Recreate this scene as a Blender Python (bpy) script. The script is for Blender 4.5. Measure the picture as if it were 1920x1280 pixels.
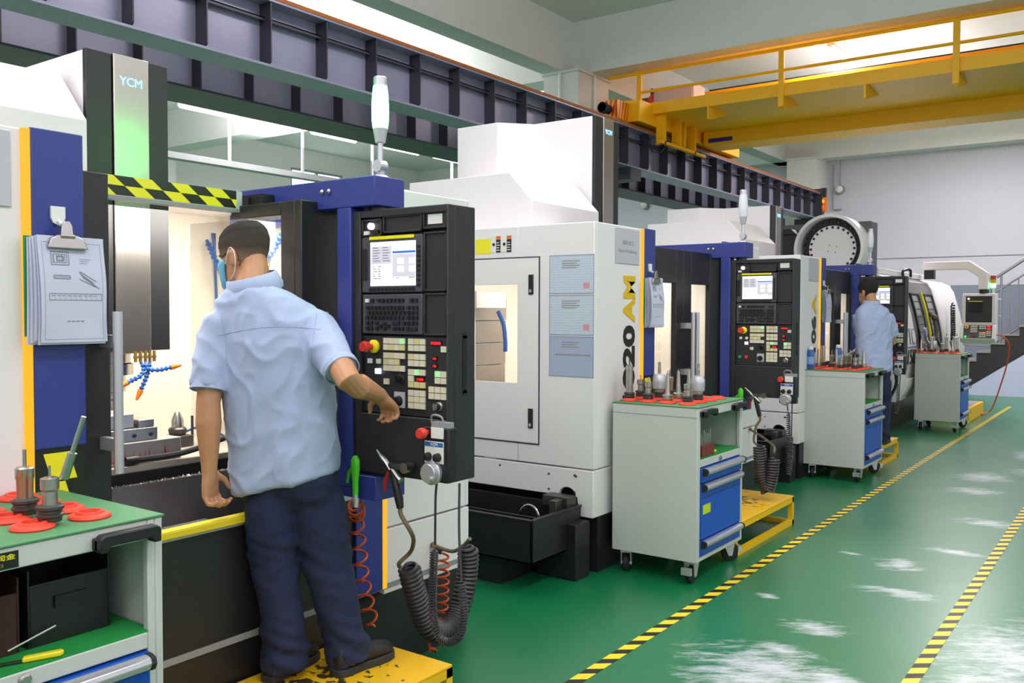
import bpy, bmesh, math, random
from mathutils import Vector as Vec, Matrix, noise
random.seed(7)
sc = bpy.context.scene
for o in list(bpy.data.objects): bpy.data.objects.remove(o)
COL = sc.collection
R = math.radians

# ---------------------------------------------------------------- camera, world, lights, exposure
cam = bpy.data.cameras.new('camera'); camo = bpy.data.objects.new('camera', cam); COL.objects.link(camo)
cam.sensor_width = 36.0; cam.lens = 1678.6/1920*36; cam.clip_end = 200; cam.clip_start = .05
camo.matrix_world = Matrix.Translation((0, 0, 1.6)) @ Matrix.Rotation(R(35.8036), 4, 'Z') @ Matrix.Rotation(R(90-1.94165), 4, 'X') @ Matrix.Rotation(R(.16878), 4, 'Z')
sc.camera = camo
w = bpy.data.worlds.new('world'); sc.world = w; w.use_nodes = True
w.node_tree.nodes['Background'].inputs[0].default_value = (.92, .88, 1, 1)
w.node_tree.nodes['Background'].inputs[1].default_value = 2.0
def area(name, loc, rot, sx, sy, power, col=(1, 1, 1), spread=180):
    l = bpy.data.lights.new(name, 'AREA'); l.shape = 'RECTANGLE'; l.size = sx; l.size_y = sy; l.energy = power; l.color = col; l.spread = R(spread)
    o = bpy.data.objects.new(name, l); COL.objects.link(o); o.location = loc; o.rotation_euler = [R(a) for a in rot]
    return o
TUBE = (1, .93, .975)
# rows of ceiling tubes of the hall (fixtures hang at 5.4 m), and of the bay beyond the runway; upward panels are added fill
for x in (-3.6, 0.4, 4.6):
    for y in (-3.5, 0.8, 5.5, 15.5):
        area('tube_or_fill_light', (x, y, 5.2), (0, 0, 0), .5, 2.6, 80, TUBE)
        area('tube_or_fill_light', (x, y, 4.75), (180, 0, 0), 1.6, 5, 105, TUBE)  # added up-facing fill to brighten the ceiling, no fixture hangs here
area('tube_or_fill_light', (-3.85, 12.9, 5.28), (0, 0, 0), .3, 1.6, 70, TUBE)
area('tube_or_fill_light', (-2.6, 17.2, 5.2), (0, 0, 0), .5, 2.6, 190, TUBE)
for y in (4, 9.6, 14.5):
    area('tube_or_fill_light', (-12.6, y, 4.95), (0, 0, 0), .3, 2.4, 230, TUBE)
    area('tube_or_fill_light', (-10.2, y, 5.2), (0, 0, 0), .3, 2.4, 70, TUBE)
    area('tube_or_fill_light', (-13.2, y, 4.6), (180, 0, 0), 1.6, 4, 190, TUBE)  # this row and the next: added upward fill for the bay's ceiling
    area('tube_or_fill_light', (-9.6, y, 4.6), (180, 0, 0), 1.2, 4, 90, TUBE)
vs = sc.view_settings
vs.view_transform = 'Standard'; vs.look = 'None'; vs.gamma = 1; vs.exposure = -0.1; vs.use_curve_mapping = False
sc.cycles.use_denoising = True
sc.cycles.max_bounces = 8; sc.cycles.diffuse_bounces = 5; sc.cycles.transparent_max_bounces = 12
sc.cycles.sample_clamp_indirect = 6; sc.cycles.caustics_reflective = False; sc.cycles.caustics_refractive = False

# ---------------------------------------------------------------- materials
def lin(h):
    if isinstance(h, str):
        c = [int(h[i:i+2], 16)/255 for i in (0, 2, 4)]
        return tuple(x/12.92 if x <= .04045 else ((x+.055)/1.055)**2.4 for x in c)
    return h
def mat(name, col, rough=.5, metal=0, bump=0, scale=60, var=0, vscale=4, emit=None, es=0, stretch=None, spec=.5, coat=0, aniso=0):
    m = bpy.data.materials.new(name); m.use_nodes = True; nt = m.node_tree; N = nt.nodes; L = nt.links
    b = N['Principled BSDF']; c = lin(col)
    b.inputs['Base Color'].default_value = (*c, 1); b.inputs['Roughness'].default_value = rough; b.inputs['Metallic'].default_value = metal
    b.inputs['Specular IOR Level'].default_value = spec; b.inputs['Coat Weight'].default_value = coat; b.inputs['Coat Roughness'].default_value = .3 if coat == .35 else .03
    m.diffuse_color = (*c, 1)
    if bump or var or stretch:
        tc = N.new('ShaderNodeTexCoord'); mp = N.new('ShaderNodeMapping'); L.new(tc.outputs['Object'], mp.inputs[0])
        if stretch: mp.inputs['Scale'].default_value = stretch
    if bump:
        n = N.new('ShaderNodeTexNoise'); n.inputs['Scale'].default_value = scale; n.inputs['Detail'].default_value = 3; L.new(mp.outputs[0], n.inputs[0])
        bp = N.new('ShaderNodeBump'); bp.inputs['Strength'].default_value = bump; bp.inputs['Distance'].default_value = .004
        L.new(n.outputs[0], bp.inputs['Height']); L.new(bp.outputs[0], b.inputs['Normal'])
    if var:
        n = N.new('ShaderNodeTexNoise'); n.inputs['Scale'].default_value = vscale; n.inputs['Detail'].default_value = 5; L.new(mp.outputs[0], n.inputs[0])
        mx = N.new('ShaderNodeMix'); mx.data_type = 'RGBA'; mx.inputs[6].default_value = (*[x*(1-var) for x in c], 1); mx.inputs[7].default_value = (*[min(1, x*(1+var)) for x in c], 1)
        L.new(n.outputs[0], mx.inputs[0]); L.new(mx.outputs[2], b.inputs['Base Color'])
    if emit:
        b.inputs['Emission Color'].default_value = (*lin(emit), 1); b.inputs['Emission Strength'].default_value = es
    return m
WHITE = mat('machine_white', 'e2dfe0', .45, bump=.08, scale=250, var=.02)
CREAM = mat('machine_liner', 'ece4d4', .5, bump=.05, scale=120, var=.05, vscale=8)
CARTG = mat('cart_grey_green', 'c0c3bd', .45, bump=.1, scale=300, var=.03)
NAVY = mat('navy_paint', '2c3a86', .42, bump=.15, scale=300, var=.06)
BLUE = mat('drawer_blue', '0a4fb4', .4, bump=.08, scale=300, var=.04)
BLACK = mat('black_paint', '1d1c1e', .38, bump=.12, scale=250, var=.15)
PANELB = mat('panel_black', '232226', .5, bump=.2, scale=400, var=.12)
PANELG = mat('panel_grey', '45444a', .5, bump=.1, scale=400)
DARK = mat('dark_plastic', '141416', .45)
GREY = mat('grey_paint', '8d8f90', .5, var=.08)
LGREY = mat('light_grey', 'b9bac2', .5)
STEEL = mat('brushed_steel', 'b4aea8', .3, 1, var=.08, vscale=3, stretch=(60, 60, .8))
CHROME = mat('bright_metal', 'b9b6b2', .25, 1, var=.08, vscale=30)
TOOLM = mat('tool_metal', 'bab4ac', .3, 1, var=.2, vscale=25)
DARKM = mat('dark_metal', '5a5654', .4, .8, var=.2, vscale=20)
ALU = mat('aluminium', 'c9c8cf', .35, .7)
YEL = mat('safety_yellow', 'e8b90a', .5, bump=.1, scale=80, var=.1)
YELC = mat('crane_yellow', 'f7b500', .45, bump=.08, scale=60, var=.06)
TYEL = mat('tape_yellow', 'e9de1c', .4)
TBLK = mat('tape_black', '16160f', .4)
RED = mat('holder_red', 'e8442a', .5, var=.08, vscale=20)
BRED = mat('button_red', 'd6382c', .35, coat=.3)
RRED = mat('trigger_red', '9c1720', .4)
GRNM = mat('rubber_green', '4d8a5a', .55, bump=.2, scale=300, var=.1)
SHELFG = mat('shelf_green', '118a3a', .8, bump=.25, scale=60, var=.15)
CONC = mat('painted_white', 'd8d9d6', .75, bump=.1, scale=30, var=.04)
WALLM = mat('wall_lavender_white', 'c6c8d4', .75, bump=.05, scale=20, var=.025)
DADO = mat('wall_dado_grey', '7d8698', .7, var=.04)
BEAM = mat('runway_steel', '84849a', .34, .25, bump=.05, scale=10, var=.18, vscale=2.5)
BEAMD = mat('runway_edge', '33343e', .45, .2, var=.15)
RAIL = mat('rusty_rail', '96551f', .6, .3, bump=.3, scale=40, var=.3, vscale=12)
ORANGE = mat('orange_hose', 'c6502a', .4)
BROWN = mat('aged_hose', '6d5f46', .5)
HOSEB = mat('black_hose', '38343a', .38)
LBLUE = mat('segment_blue', '2159a8', .35)
ONOZ = mat('nozzle_orange', 'ee7b1c', .4)
LIME = mat('lime_plastic', '4fc424', .35)
PAPER = None
KEYC = mat('key_cream', 'd3cdb4', .45)
KEYW = mat('key_white', 'dcdcd6', .45)
SKIN = mat('skin', 'b98663', .5, bump=.1, scale=150, var=.08, vscale=15)
HAIR = mat('short_black_hair', '1c1815', .75, bump=1, scale=500)
CLOTH = mat('light_blue_cotton', 'a5b3d3', .85, bump=.25, scale=900, var=.03, vscale=10)
TROUS = mat('navy_cotton', '1a2344', .85, bump=.3, scale=700, var=.12, vscale=9)
MASKB = mat('mask_blue', '5fa6c6', .8)
WHITEP = mat('white_plastic', 'e6e6e4', .4)
SHOE = mat('black_shoe', '19191b', .5, bump=.15, scale=200)
SOLE = mat('grey_sole', '2b2b2e', .7)
RUBBER = mat('rubber', '202022', .8)
WOODR = mat('red_brown_block', '6e2f22', .6, var=.2)
CYAN = mat('can_blue', '2f62ae', .35)
def emis(name, col, s): return mat(name, col, .4, emit=col, es=s)
STRIP = mat('amber_strip', '3a2404', .4, emit='ffb014', es=1.25)
GREENL = mat('lamp_green', '60d080', .4, emit='50ff70', es=14)
GREEN2 = emis('green_led', '20ff50', 4)
TUBEM = emis('tube_glow', 'fff6fc', 6)
WLAMP = emis('white_led', 'f4f0ff', 3)
SCRW = emis('screen_white', 'e9e6ee', .85)
SCRB = emis('screen_blue', '2d62d8', .9)
SCRG = emis('screen_grey', 'b9b6c0', .7)
SCRL = emis('screen_pale', 'fbf6f2', 1)
SCRY = emis('screen_yellow', 'f2c12a', .9)
SCRN = emis('screen_green', '4f8f3c', .7)
SCRT = emis('screen_text', '77747c', .5)
DIGIT = emis('red_digits', 'ff2020', 2.2)
LOGO = emis('logo_glow', '7fc4ff', 2.5)
SKYW = emis('daylight_pane', 'f0f4ff', 3)
ORLED = emis('orange_signal', 'ff8a18', 1.6)
REDLED = emis('red_signal', 'ff3a20', 1.6)
def glass(name, tint=(.985, .99, .99), rough=.02, refl=.06):
    m = bpy.data.materials.new(name); m.use_nodes = True; nt = m.node_tree; N = nt.nodes; L = nt.links
    N.remove(N['Principled BSDF']); t = N.new('ShaderNodeBsdfTransparent'); t.inputs[0].default_value = (*tint, 1)
    g = N.new('ShaderNodeBsdfGlossy'); g.inputs['Roughness'].default_value = rough
    lw = N.new('ShaderNodeLayerWeight'); lw.inputs[0].default_value = .25
    ma = N.new('ShaderNodeMath'); ma.operation = 'MULTIPLY_ADD'; ma.inputs[1].default_value = .3; ma.inputs[2].default_value = refl*.4; L.new(lw.outputs['Fresnel'], ma.inputs[0])
    mx = N.new('ShaderNodeMixShader'); L.new(ma.outputs[0], mx.inputs[0]); L.new(t.outputs[0], mx.inputs[1]); L.new(g.outputs[0], mx.inputs[2])
    L.new(mx.outputs[0], N['Material Output'].inputs[0]); return m
GLASS = glass('window_glass')
LENS = mat('frosted_lens', 'dcdce6', .35, coat=.3)
def paper_mat(name, base, ink, lines=40, amount=.5):
    m = mat(name, base, .7); nt = m.node_tree; N = nt.nodes; L = nt.links; b = N['Principled BSDF']
    tc = N.new('ShaderNodeTexCoord'); mp = N.new('ShaderNodeMapping'); L.new(tc.outputs['Generated'], mp.inputs[0])
    wv = N.new('ShaderNodeTexWave'); wv.wave_type = 'BANDS'; wv.bands_direction = 'Z'; wv.inputs['Scale'].default_value = lines/6.28*1.0
    L.new(mp.outputs[0], wv.inputs[0])
    n = N.new('ShaderNodeTexNoise'); n.inputs['Scale'].default_value = 1; n.inputs['Detail'].default_value = 6
    m2 = N.new('ShaderNodeMapping'); m2.inputs['Scale'].default_value = (26, 26, lines*.6); L.new(tc.outputs['Generated'], m2.inputs[0]); L.new(m2.outputs[0], n.inputs[0])
    mu = N.new('ShaderNodeMath'); mu.operation = 'MULTIPLY'; L.new(wv.outputs[1], mu.inputs[0]); L.new(n.outputs[0], mu.inputs[1])
    r = N.new('ShaderNodeValToRGB'); r.color_ramp.elements[0].position = .36; r.color_ramp.elements[1].position = .5
    r.color_ramp.elements[0].color = (*lin(base), 1); c0 = lin(base); c1 = lin(ink)
    r.color_ramp.elements[1].color = (*[a*(1-amount)+q*amount for a, q in zip(c0, c1)], 1)
    L.new(mu.outputs[0], r.inputs[0]); L.new(r.outputs[0], b.inputs['Base Color']); return m
PAPER = paper_mat('printed_sheet', 'b4bcd8', '5a5c72', 44, .5)
PAPERW = mat('plain_paper', 'c4c6dc', .8, bump=.1, scale=8, var=.05)
SLEEVE = paper_mat('sleeved_notice', 'bfc9d8', '6f7690', 30, .28)

# ---------------------------------------------------------------- mesh helpers
class MB:
    def __init__(s): s.b = bmesh.new()
    def face(s, vs, m=0):
        try:
            f = s.b.faces.new(vs); f.material_index = m; return f
        except ValueError: return None
    def poly(s, pts, m=0): return s.face([s.b.verts.new(p) for p in pts], m)
    def box(s, x0, x1, y0, y1, z0, z1, m=0):
        if x0 > x1: x0, x1 = x1, x0
        if y0 > y1: y0, y1 = y1, y0
        if z0 > z1: z0, z1 = z1, z0
        v = [s.b.verts.new((x, y, z)) for z in (z0, z1) for y in (y0, y1) for x in (x0, x1)]
        for q in ((0, 2, 3, 1), (4, 5, 7, 6), (0, 1, 5, 4), (2, 6, 7, 3), (0, 4, 6, 2), (1, 3, 7, 5)): s.face([v[i] for i in q], m)
        return s
    def prism(s, poly, axis, a, b, m=0):
        f = {'x': lambda p, t: (t, p[0], p[1]), 'y': lambda p, t: (p[0], t, p[1]), 'z': lambda p, t: (p[0], p[1], t)}[axis]
        A = [s.b.verts.new(f(p, a)) for p in poly]; B = [s.b.verts.new(f(p, b)) for p in poly]; n = len(poly)
        s.face(A[::-1], m); s.face(B, m)
        for i in range(n): s.face([A[i], A[(i+1) % n], B[(i+1) % n], B[i]], m)
        return s
    def lathe(s, prof, o=(0, 0, 0), d=(0, 0, 1), n=20, m=0, cap=True):
        d = Vec(d).normalized(); o = Vec(o); u = d.orthogonal().normalized(); v = d.cross(u); rings = []
        for r, h in prof:
            rings.append([s.b.verts.new(o+d*h+(u*math.cos(6.28318*i/n)+v*math.sin(6.28318*i/n))*max(r, 1e-5)) for i in range(n)])
        for A, B in zip(rings, rings[1:]):
            for i in range(n): s.face([A[i], A[(i+1) % n], B[(i+1) % n], B[i]], m)
        if cap: s.face(rings[0][::-1], m); s.face(rings[-1], m)
        return s
    def cyl(s, p, q, r, r2=None, n=14, m=0):
        p = Vec(p); q = Vec(q); L = (q-p).length
        return s.lathe([(r, 0), (r if r2 is None else r2, L)], p, q-p, n, m)
    def sph(s, c, r, n=14, m=0, sc=(1, 1, 1)):
        k = n//2; rings = []; c = Vec(c)
        for j in range(k+1):
            t = math.pi*j/k
            rings.append([s.b.verts.new(c+Vec((sc[0]*r*max(math.sin(t), .001)*math.cos(6.28318*i/n), sc[1]*r*max(math.sin(t), .001)*math.sin(6.28318*i/n), -sc[2]*r*math.cos(t)))) for i in range(n)])
        for A, B in zip(rings, rings[1:]):
            for i in range(n): s.face([A[i], A[(i+1) % n], B[(i+1) % n], B[i]], m)
        return s
    def tube(s, pts, r, n=8, m=0):
        pts = [Vec(p) for p in pts]; rs = r if isinstance(r, (list, tuple)) else [r]*len(pts); rings = []; u = None
        for i, p in enumerate(pts):
            d = (pts[min(i+1, len(pts)-1)]-pts[max(i-1, 0)]).normalized()
            u = d.orthogonal().normalized() if u is None else (u-d*u.dot(d)).normalized()
            v = d.cross(u)
            rings.append([s.b.verts.new(p+(u*math.cos(6.28318*k/n)+v*math.sin(6.28318*k/n))*rs[i]) for k in range(n)])
        for A, B in zip(rings, rings[1:]):
            for i in range(n): s.face([A[i], A[(i+1) % n], B[(i+1) % n], B[i]], m)
        s.face(rings[0][::-1], m); s.face(rings[-1], m)
        return s
    def ellipse_loft(s, rings, n=24, m=0, e=2.0):
        """rings: (centre, a-vector, b-vector)"""
        out = []
        for c, a, b in rings:
            c = Vec(c); a = Vec(a); b = Vec(b); R_ = []
            for i in range(n):
                t = 6.28318*i/n; ct, st = math.cos(t), math.sin(t)
                R_.append(s.b.verts.new(c+a*math.copysign(abs(ct)**(2/e), ct)+b*math.copysign(abs(st)**(2/e), st)))
            out.append(R_)
        for A, B in zip(out, out[1:]):
            for i in range(n): s.face([A[i], A[(i+1) % n], B[(i+1) % n], B[i]], m)
        s.face(out[0][::-1], m); s.face(out[-1], m)
        return s
    def mesh(s, name, mats, sm=35):
        bmesh.ops.recalc_face_normals(s.b, faces=s.b.faces[:])
        me = bpy.data.meshes.new(name); s.b.to_mesh(me); s.b.free()
        for k in (mats if isinstance(mats, (list, tuple)) else [mats]): me.materials.append(k)
        if sm and len(me.polygons):
            me.shade_smooth(); me.set_sharp_from_angle(angle=R(sm))
        return me
    def obj(s, name, mats, par=None, bev=0, sm=35, loc=None, rot=None, **kw):
        o = bpy.data.objects.new(name, s.mesh(name, mats, sm)); COL.objects.link(o)
        if par: o.parent = par
        if loc: o.location = loc
        if rot: o.rotation_euler = [R(a) for a in rot]
        if bev: bevel(o, bev)
        for k, v in kw.items(): o[k] = v
        return o
def bevel(o, w, seg=2):
    md = o.modifiers.new('edge', 'BEVEL'); md.width = w; md.segments = seg; md.limit_method = 'ANGLE'; md.angle_limit = R(40); md.harden_normals = False
def thing(name, label, cat, loc=(0, 0, 0), rz=0, group=None):
    o = bpy.data.objects.new(name, None); COL.objects.link(o); o.empty_display_size = .1
    o.location = loc; o.rotation_euler = (0, 0, R(rz)); o['label'] = label; o['category'] = cat
    if group: o['group'] = group
    return o
def tag(o, label, cat, group=None):
    o['label'] = label; o['category'] = cat
    if group: o['group'] = group
    return o
def inst(name, me, par, loc=(0, 0, 0), rot=None, **kw):
    o = bpy.data.objects.new(name, me); COL.objects.link(o); o.parent = par; o.location = loc
    if rot: o.rotation_euler = [R(a) for a in rot]
    for k, v in kw.items(): o[k] = v
    return o
def bx(name, m, par, x0, x1, y0, y1, z0, z1, bev=0, **kw):
    return MB().box(x0, x1, y0, y1, z0, z1).obj(name, m, par, bev, **kw)
def struct(name, mb, m, par=None, bev=0):
    o = mb.obj(name, m, par, bev)
    if not par: o['kind'] = 'structure'
    return o
def text(name, s, m, par, origin, xdir, ydir, w=None, h=None, depth=.002, bold=0, shear=0):
    """flat lettering: fills a box of width w and height h whose lower left corner is origin"""
    c = bpy.data.curves.new(name, 'FONT'); c.body = s; c.size = 1; c.extrude = .01; c.offset = bold; c.shear = shear; c.resolution_u = 3
    t = bpy.data.objects.new(name, c); COL.objects.link(t)
    dg = bpy.context.evaluated_depsgraph_get(); me = bpy.data.meshes.new_from_object(t.evaluated_get(dg)); bpy.data.objects.remove(t)
    xs = [v.co.x for v in me.vertices]; ys = [v.co.y for v in me.vertices]
    if not xs: return None
    x0, x1, y0, y1 = min(xs), max(xs), min(ys), max(ys); kx = w/(x1-x0) if w else None; ky = h/(y1-y0) if h else kx
    kx = kx or ky
    xd = Vec(xdir).normalized(); yd = Vec(ydir).normalized(); zd = xd.cross(yd); o = Vec(origin)
    for v in me.vertices: v.co = o+xd*((v.co.x-x0)*kx)+yd*((v.co.y-y0)*ky)+zd*(depth*(v.co.z/.01*.5+.5))
    me.materials.clear(); me.materials.append(m)
    ob = bpy.data.objects.new(name, me); COL.objects.link(ob); ob.parent = par
    return ob
def spline(pts, k=8):
    """Catmull-Rom through the points"""
    P = [Vec(p) for p in pts]; P = [P[0]*2-P[1]]+P+[P[-1]*2-P[-2]]; out = []
    for i in range(1, len(P)-2):
        a, b, c, d = P[i-1:i+3]
        for j in range(k):
            t = j/k
            out.append(.5*((2*b)+(c-a)*t+(2*a-5*b+4*c-d)*t*t+(3*b-a-3*c+d)*t**3))
    out.append(P[-2]); return out
def coil(pts, rad, turns, per=12, taper=0):
    """helix wound round the spline through pts"""
    C = spline(pts, 12); L = [0]
    for a, b in zip(C, C[1:]): L.append(L[-1]+(b-a).length)
    n = int(turns*per); out = []; u = None; j = 0
    for i in range(n+1):
        s = L[-1]*i/n
        while j < len(C)-2 and L[j+1] < s: j += 1
        f = (s-L[j])/max(L[j+1]-L[j], 1e-6); p = C[j].lerp(C[j+1], f); d = (C[j+1]-C[j]).normalized()
        if u is None: u = d.orthogonal().normalized()
        u = (u-d*u.dot(d)).normalized(); v = d.cross(u); t = 6.28318*i/per
        e = min(1, min(i, n-i)/per+.25) if taper else 1
        out.append(p+(u*math.cos(t)+v*math.sin(t))*rad*e)
    return out
# ---------------------------------------------------------------- the setting
def floor_material():
    m = mat('green_epoxy', '0b6f42', .3, var=.1, vscale=1.2, spec=.6, coat=.35); nt = m.node_tree; N = nt.nodes; L = nt.links; b = N['Principled BSDF']
    base = b.inputs['Base Color'].links[0].from_socket
    tc = N.new('ShaderNodeTexCoord'); prev = None
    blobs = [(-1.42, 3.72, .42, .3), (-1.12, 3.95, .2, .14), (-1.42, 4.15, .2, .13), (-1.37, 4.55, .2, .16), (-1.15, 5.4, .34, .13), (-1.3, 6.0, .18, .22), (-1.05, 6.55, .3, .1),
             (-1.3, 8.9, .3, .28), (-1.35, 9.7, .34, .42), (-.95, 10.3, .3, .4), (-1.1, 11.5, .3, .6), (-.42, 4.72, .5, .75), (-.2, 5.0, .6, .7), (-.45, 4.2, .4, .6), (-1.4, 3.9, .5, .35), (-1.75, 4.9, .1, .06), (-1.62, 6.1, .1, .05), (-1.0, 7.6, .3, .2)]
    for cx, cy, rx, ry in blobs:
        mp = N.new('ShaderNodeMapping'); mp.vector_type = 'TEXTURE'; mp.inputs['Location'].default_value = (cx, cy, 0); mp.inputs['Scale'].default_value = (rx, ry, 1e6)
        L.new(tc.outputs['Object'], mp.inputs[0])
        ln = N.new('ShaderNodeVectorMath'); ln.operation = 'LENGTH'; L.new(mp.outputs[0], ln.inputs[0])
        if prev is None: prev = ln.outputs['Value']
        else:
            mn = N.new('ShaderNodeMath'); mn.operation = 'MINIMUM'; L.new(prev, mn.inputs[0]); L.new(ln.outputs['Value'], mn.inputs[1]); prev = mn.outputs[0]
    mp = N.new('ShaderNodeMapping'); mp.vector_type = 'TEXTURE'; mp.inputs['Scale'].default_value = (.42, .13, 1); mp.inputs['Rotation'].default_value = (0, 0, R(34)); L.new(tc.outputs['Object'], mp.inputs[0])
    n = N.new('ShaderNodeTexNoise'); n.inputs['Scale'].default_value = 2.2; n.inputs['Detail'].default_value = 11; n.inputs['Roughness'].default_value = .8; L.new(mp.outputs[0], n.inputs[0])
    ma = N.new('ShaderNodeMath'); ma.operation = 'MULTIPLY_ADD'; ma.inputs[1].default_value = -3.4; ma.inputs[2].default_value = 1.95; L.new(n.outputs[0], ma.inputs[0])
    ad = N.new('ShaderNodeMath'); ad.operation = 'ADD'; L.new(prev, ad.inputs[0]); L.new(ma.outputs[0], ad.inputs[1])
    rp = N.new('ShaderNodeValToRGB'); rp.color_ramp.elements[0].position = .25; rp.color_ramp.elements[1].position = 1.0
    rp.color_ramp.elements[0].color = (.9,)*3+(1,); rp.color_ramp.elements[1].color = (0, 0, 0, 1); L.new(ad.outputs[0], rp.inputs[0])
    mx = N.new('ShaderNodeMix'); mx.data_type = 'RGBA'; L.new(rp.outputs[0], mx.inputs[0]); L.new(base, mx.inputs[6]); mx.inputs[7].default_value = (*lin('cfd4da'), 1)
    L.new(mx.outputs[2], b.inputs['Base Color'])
    n2 = N.new('ShaderNodeTexNoise'); n2.inputs['Scale'].default_value = 1.3; n2.inputs['Detail'].default_value = 4; L.new(tc.outputs['Object'], n2.inputs[0])
    mr = N.new('ShaderNodeMapRange'); mr.inputs[3].default_value = .24; mr.inputs[4].default_value = .42; L.new(n2.outputs[0], mr.inputs[0]); L.new(mr.outputs[0], b.inputs['Roughness'])
    return m
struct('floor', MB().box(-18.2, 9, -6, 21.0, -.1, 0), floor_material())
def tape_material():
    m = mat('hazard_tape', 'e9cf1c', .4); nt = m.node_tree; N = nt.nodes; L = nt.links
    tc = N.new('ShaderNodeTexCoord'); sp = N.new('ShaderNodeSeparateXYZ'); L.new(tc.outputs['Object'], sp.inputs[0])
    a = N.new('ShaderNodeMath'); a.operation = 'MULTIPLY_ADD'; a.inputs[1].default_value = -.8; L.new(sp.outputs[0], a.inputs[0]); L.new(sp.outputs[1], a.inputs[2])
    d = N.new('ShaderNodeMath'); d.operation = 'DIVIDE'; d.inputs[1].default_value = .142; L.new(a.outputs[0], d.inputs[0])
    f = N.new('ShaderNodeMath'); f.operation = 'FRACT'; L.new(d.outputs[0], f.inputs[0])
    g = N.new('ShaderNodeMath'); g.operation = 'GREATER_THAN'; g.inputs[1].default_value = .46; L.new(f.outputs[0], g.inputs[0])
    mx = N.new('ShaderNodeMix'); mx.data_type = 'RGBA'; L.new(g.outputs[0], mx.inputs[0]); mx.inputs[6].default_value = (*lin('1c1712'), 1); mx.inputs[7].default_value = (*lin('edd423'), 1)
    L.new(mx.outputs[2], N['Principled BSDF'].inputs['Base Color']); return m
HAZ = tape_material()
for x, y0, y1, l in ((-2.01, 1.2, 17.3, 'yellow and black striped floor tape along the tool carts'), (-.835, 1.2, 17.3, 'yellow and black striped floor tape on the open aisle side')):
    tag(MB().box(x-.031, x+.031, y0, y1, .0005, .0018).obj('floor_tape', HAZ), l, 'tape')

# ceiling with its concrete beams, pillars and walls
ce = struct('ceiling', MB().box(-18.2, 9.2, -6.2, 21.0, 5.75, 5.95), CONC)
for y in (-2.6, 3.0, 11.08, 20.2): struct('cross_beam', MB().box(-18, 9, y, y+.5, 5.0, 5.75), CONC, ce)
for x in (-7.25, 3.5): struct('long_beam', MB().box(x, x+.34, -6, 20.7, 5.0, 5.75), CONC, ce)
struct('wall_far', MB().box(-18.2, 9.2, 20.7, 21.0, 0, 5.75), WALLM)
struct('baseboard_far', MB().box(-3.55, 9, 20.68, 20.7, 0, 2.17), DADO)
struct('trim_1', MB().box(-5.9, 9, 20.685, 20.7, 2.765, 2.78), GREY)
struct('trim_2', MB().box(-5.9, 9, 20.5, 20.7, 5.1, 5.14), CONC)
wl = struct('wall_left', MB().box(-18.2, -18, -6, 15.3, 0, 5.75).box(-18.2, -18, 17.1, 20.7, 0, 5.75).box(-18.2, -18, 15.3, 17.1, 0, 4.5).box(-18.2, -18, 15.3, 17.1, 5.25, 5.75), CONC)
wn = struct('window_1', MB().box(-18.1, -18.02, 15.3, 17.1, 4.5, 4.55).box(-18.1, -18.02, 15.3, 17.1, 5.2, 5.25).box(-18.1, -18.02, 15.3, 15.36, 4.55, 5.2).box(-18.1, -18.02, 17.04, 17.1, 4.55, 5.2).box(-18.1, -18.02, 16.17, 16.23, 4.55, 5.2), GREY)
MB().box(-18.13, -18.11, 15.3, 17.1, 4.5, 5.25).obj('pane', SKYW, wn)
# right side of the hall: walls under open window bands that let the daylight in
struct('wall_right', MB().box(9, 9.2, -6, 20.7, 0, 2.3).box(9, 9.2, -6, 20.7, 4.9, 5.75), CONC)
struct('wall_back', MB().box(-18, 9.2, -6.2, -6, 0, 2.9).box(-18, 9.2, -6.2, -6, 4.9, 5.75), CONC)  # unseen rear band left open to add light on near-facing sides
def pillar(x0, x1, y0, y1, top=5.0):
    o = struct('pillar', MB().box(x0, x1, y0, y1, 0, top), CONC); o['kind'] = 'structure'
    MB().box(x0-.03, x1+.03, y0-.03, y1+.03, top-.035, top-.0).obj('capital', CONC, o)
    return o
pl = pillar(-7.24, -6.66, 10.8, 11.65)
MB().cyl((-6.95, 10.77, 3.6), (-6.95, 10.77, 4.97), .018, n=8).obj('conduit', WHITEP, pl)
MB().cyl((-6.63, 11.2, 3.6), (-6.63, 11.2, 4.97), .018, n=8).obj('conduit', WHITEP, pl)
pillar(-6.8, -6.15, 19.9, 20.7)
pillar(-18, -17.4, 11.08, 11.6)
pillar(-18, -17.4, 2.8, 3.4)
# conduit boxes on the far wall
struct('trim_3', MB().cyl((-5.98, 20.6, 3.9), (-5.98, 20.6, 4.9), .02, n=8).cyl((-5.98, 20.65, 3.9), (-5.8, 20.65, 3.9), .015, n=8), GREY)

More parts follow.
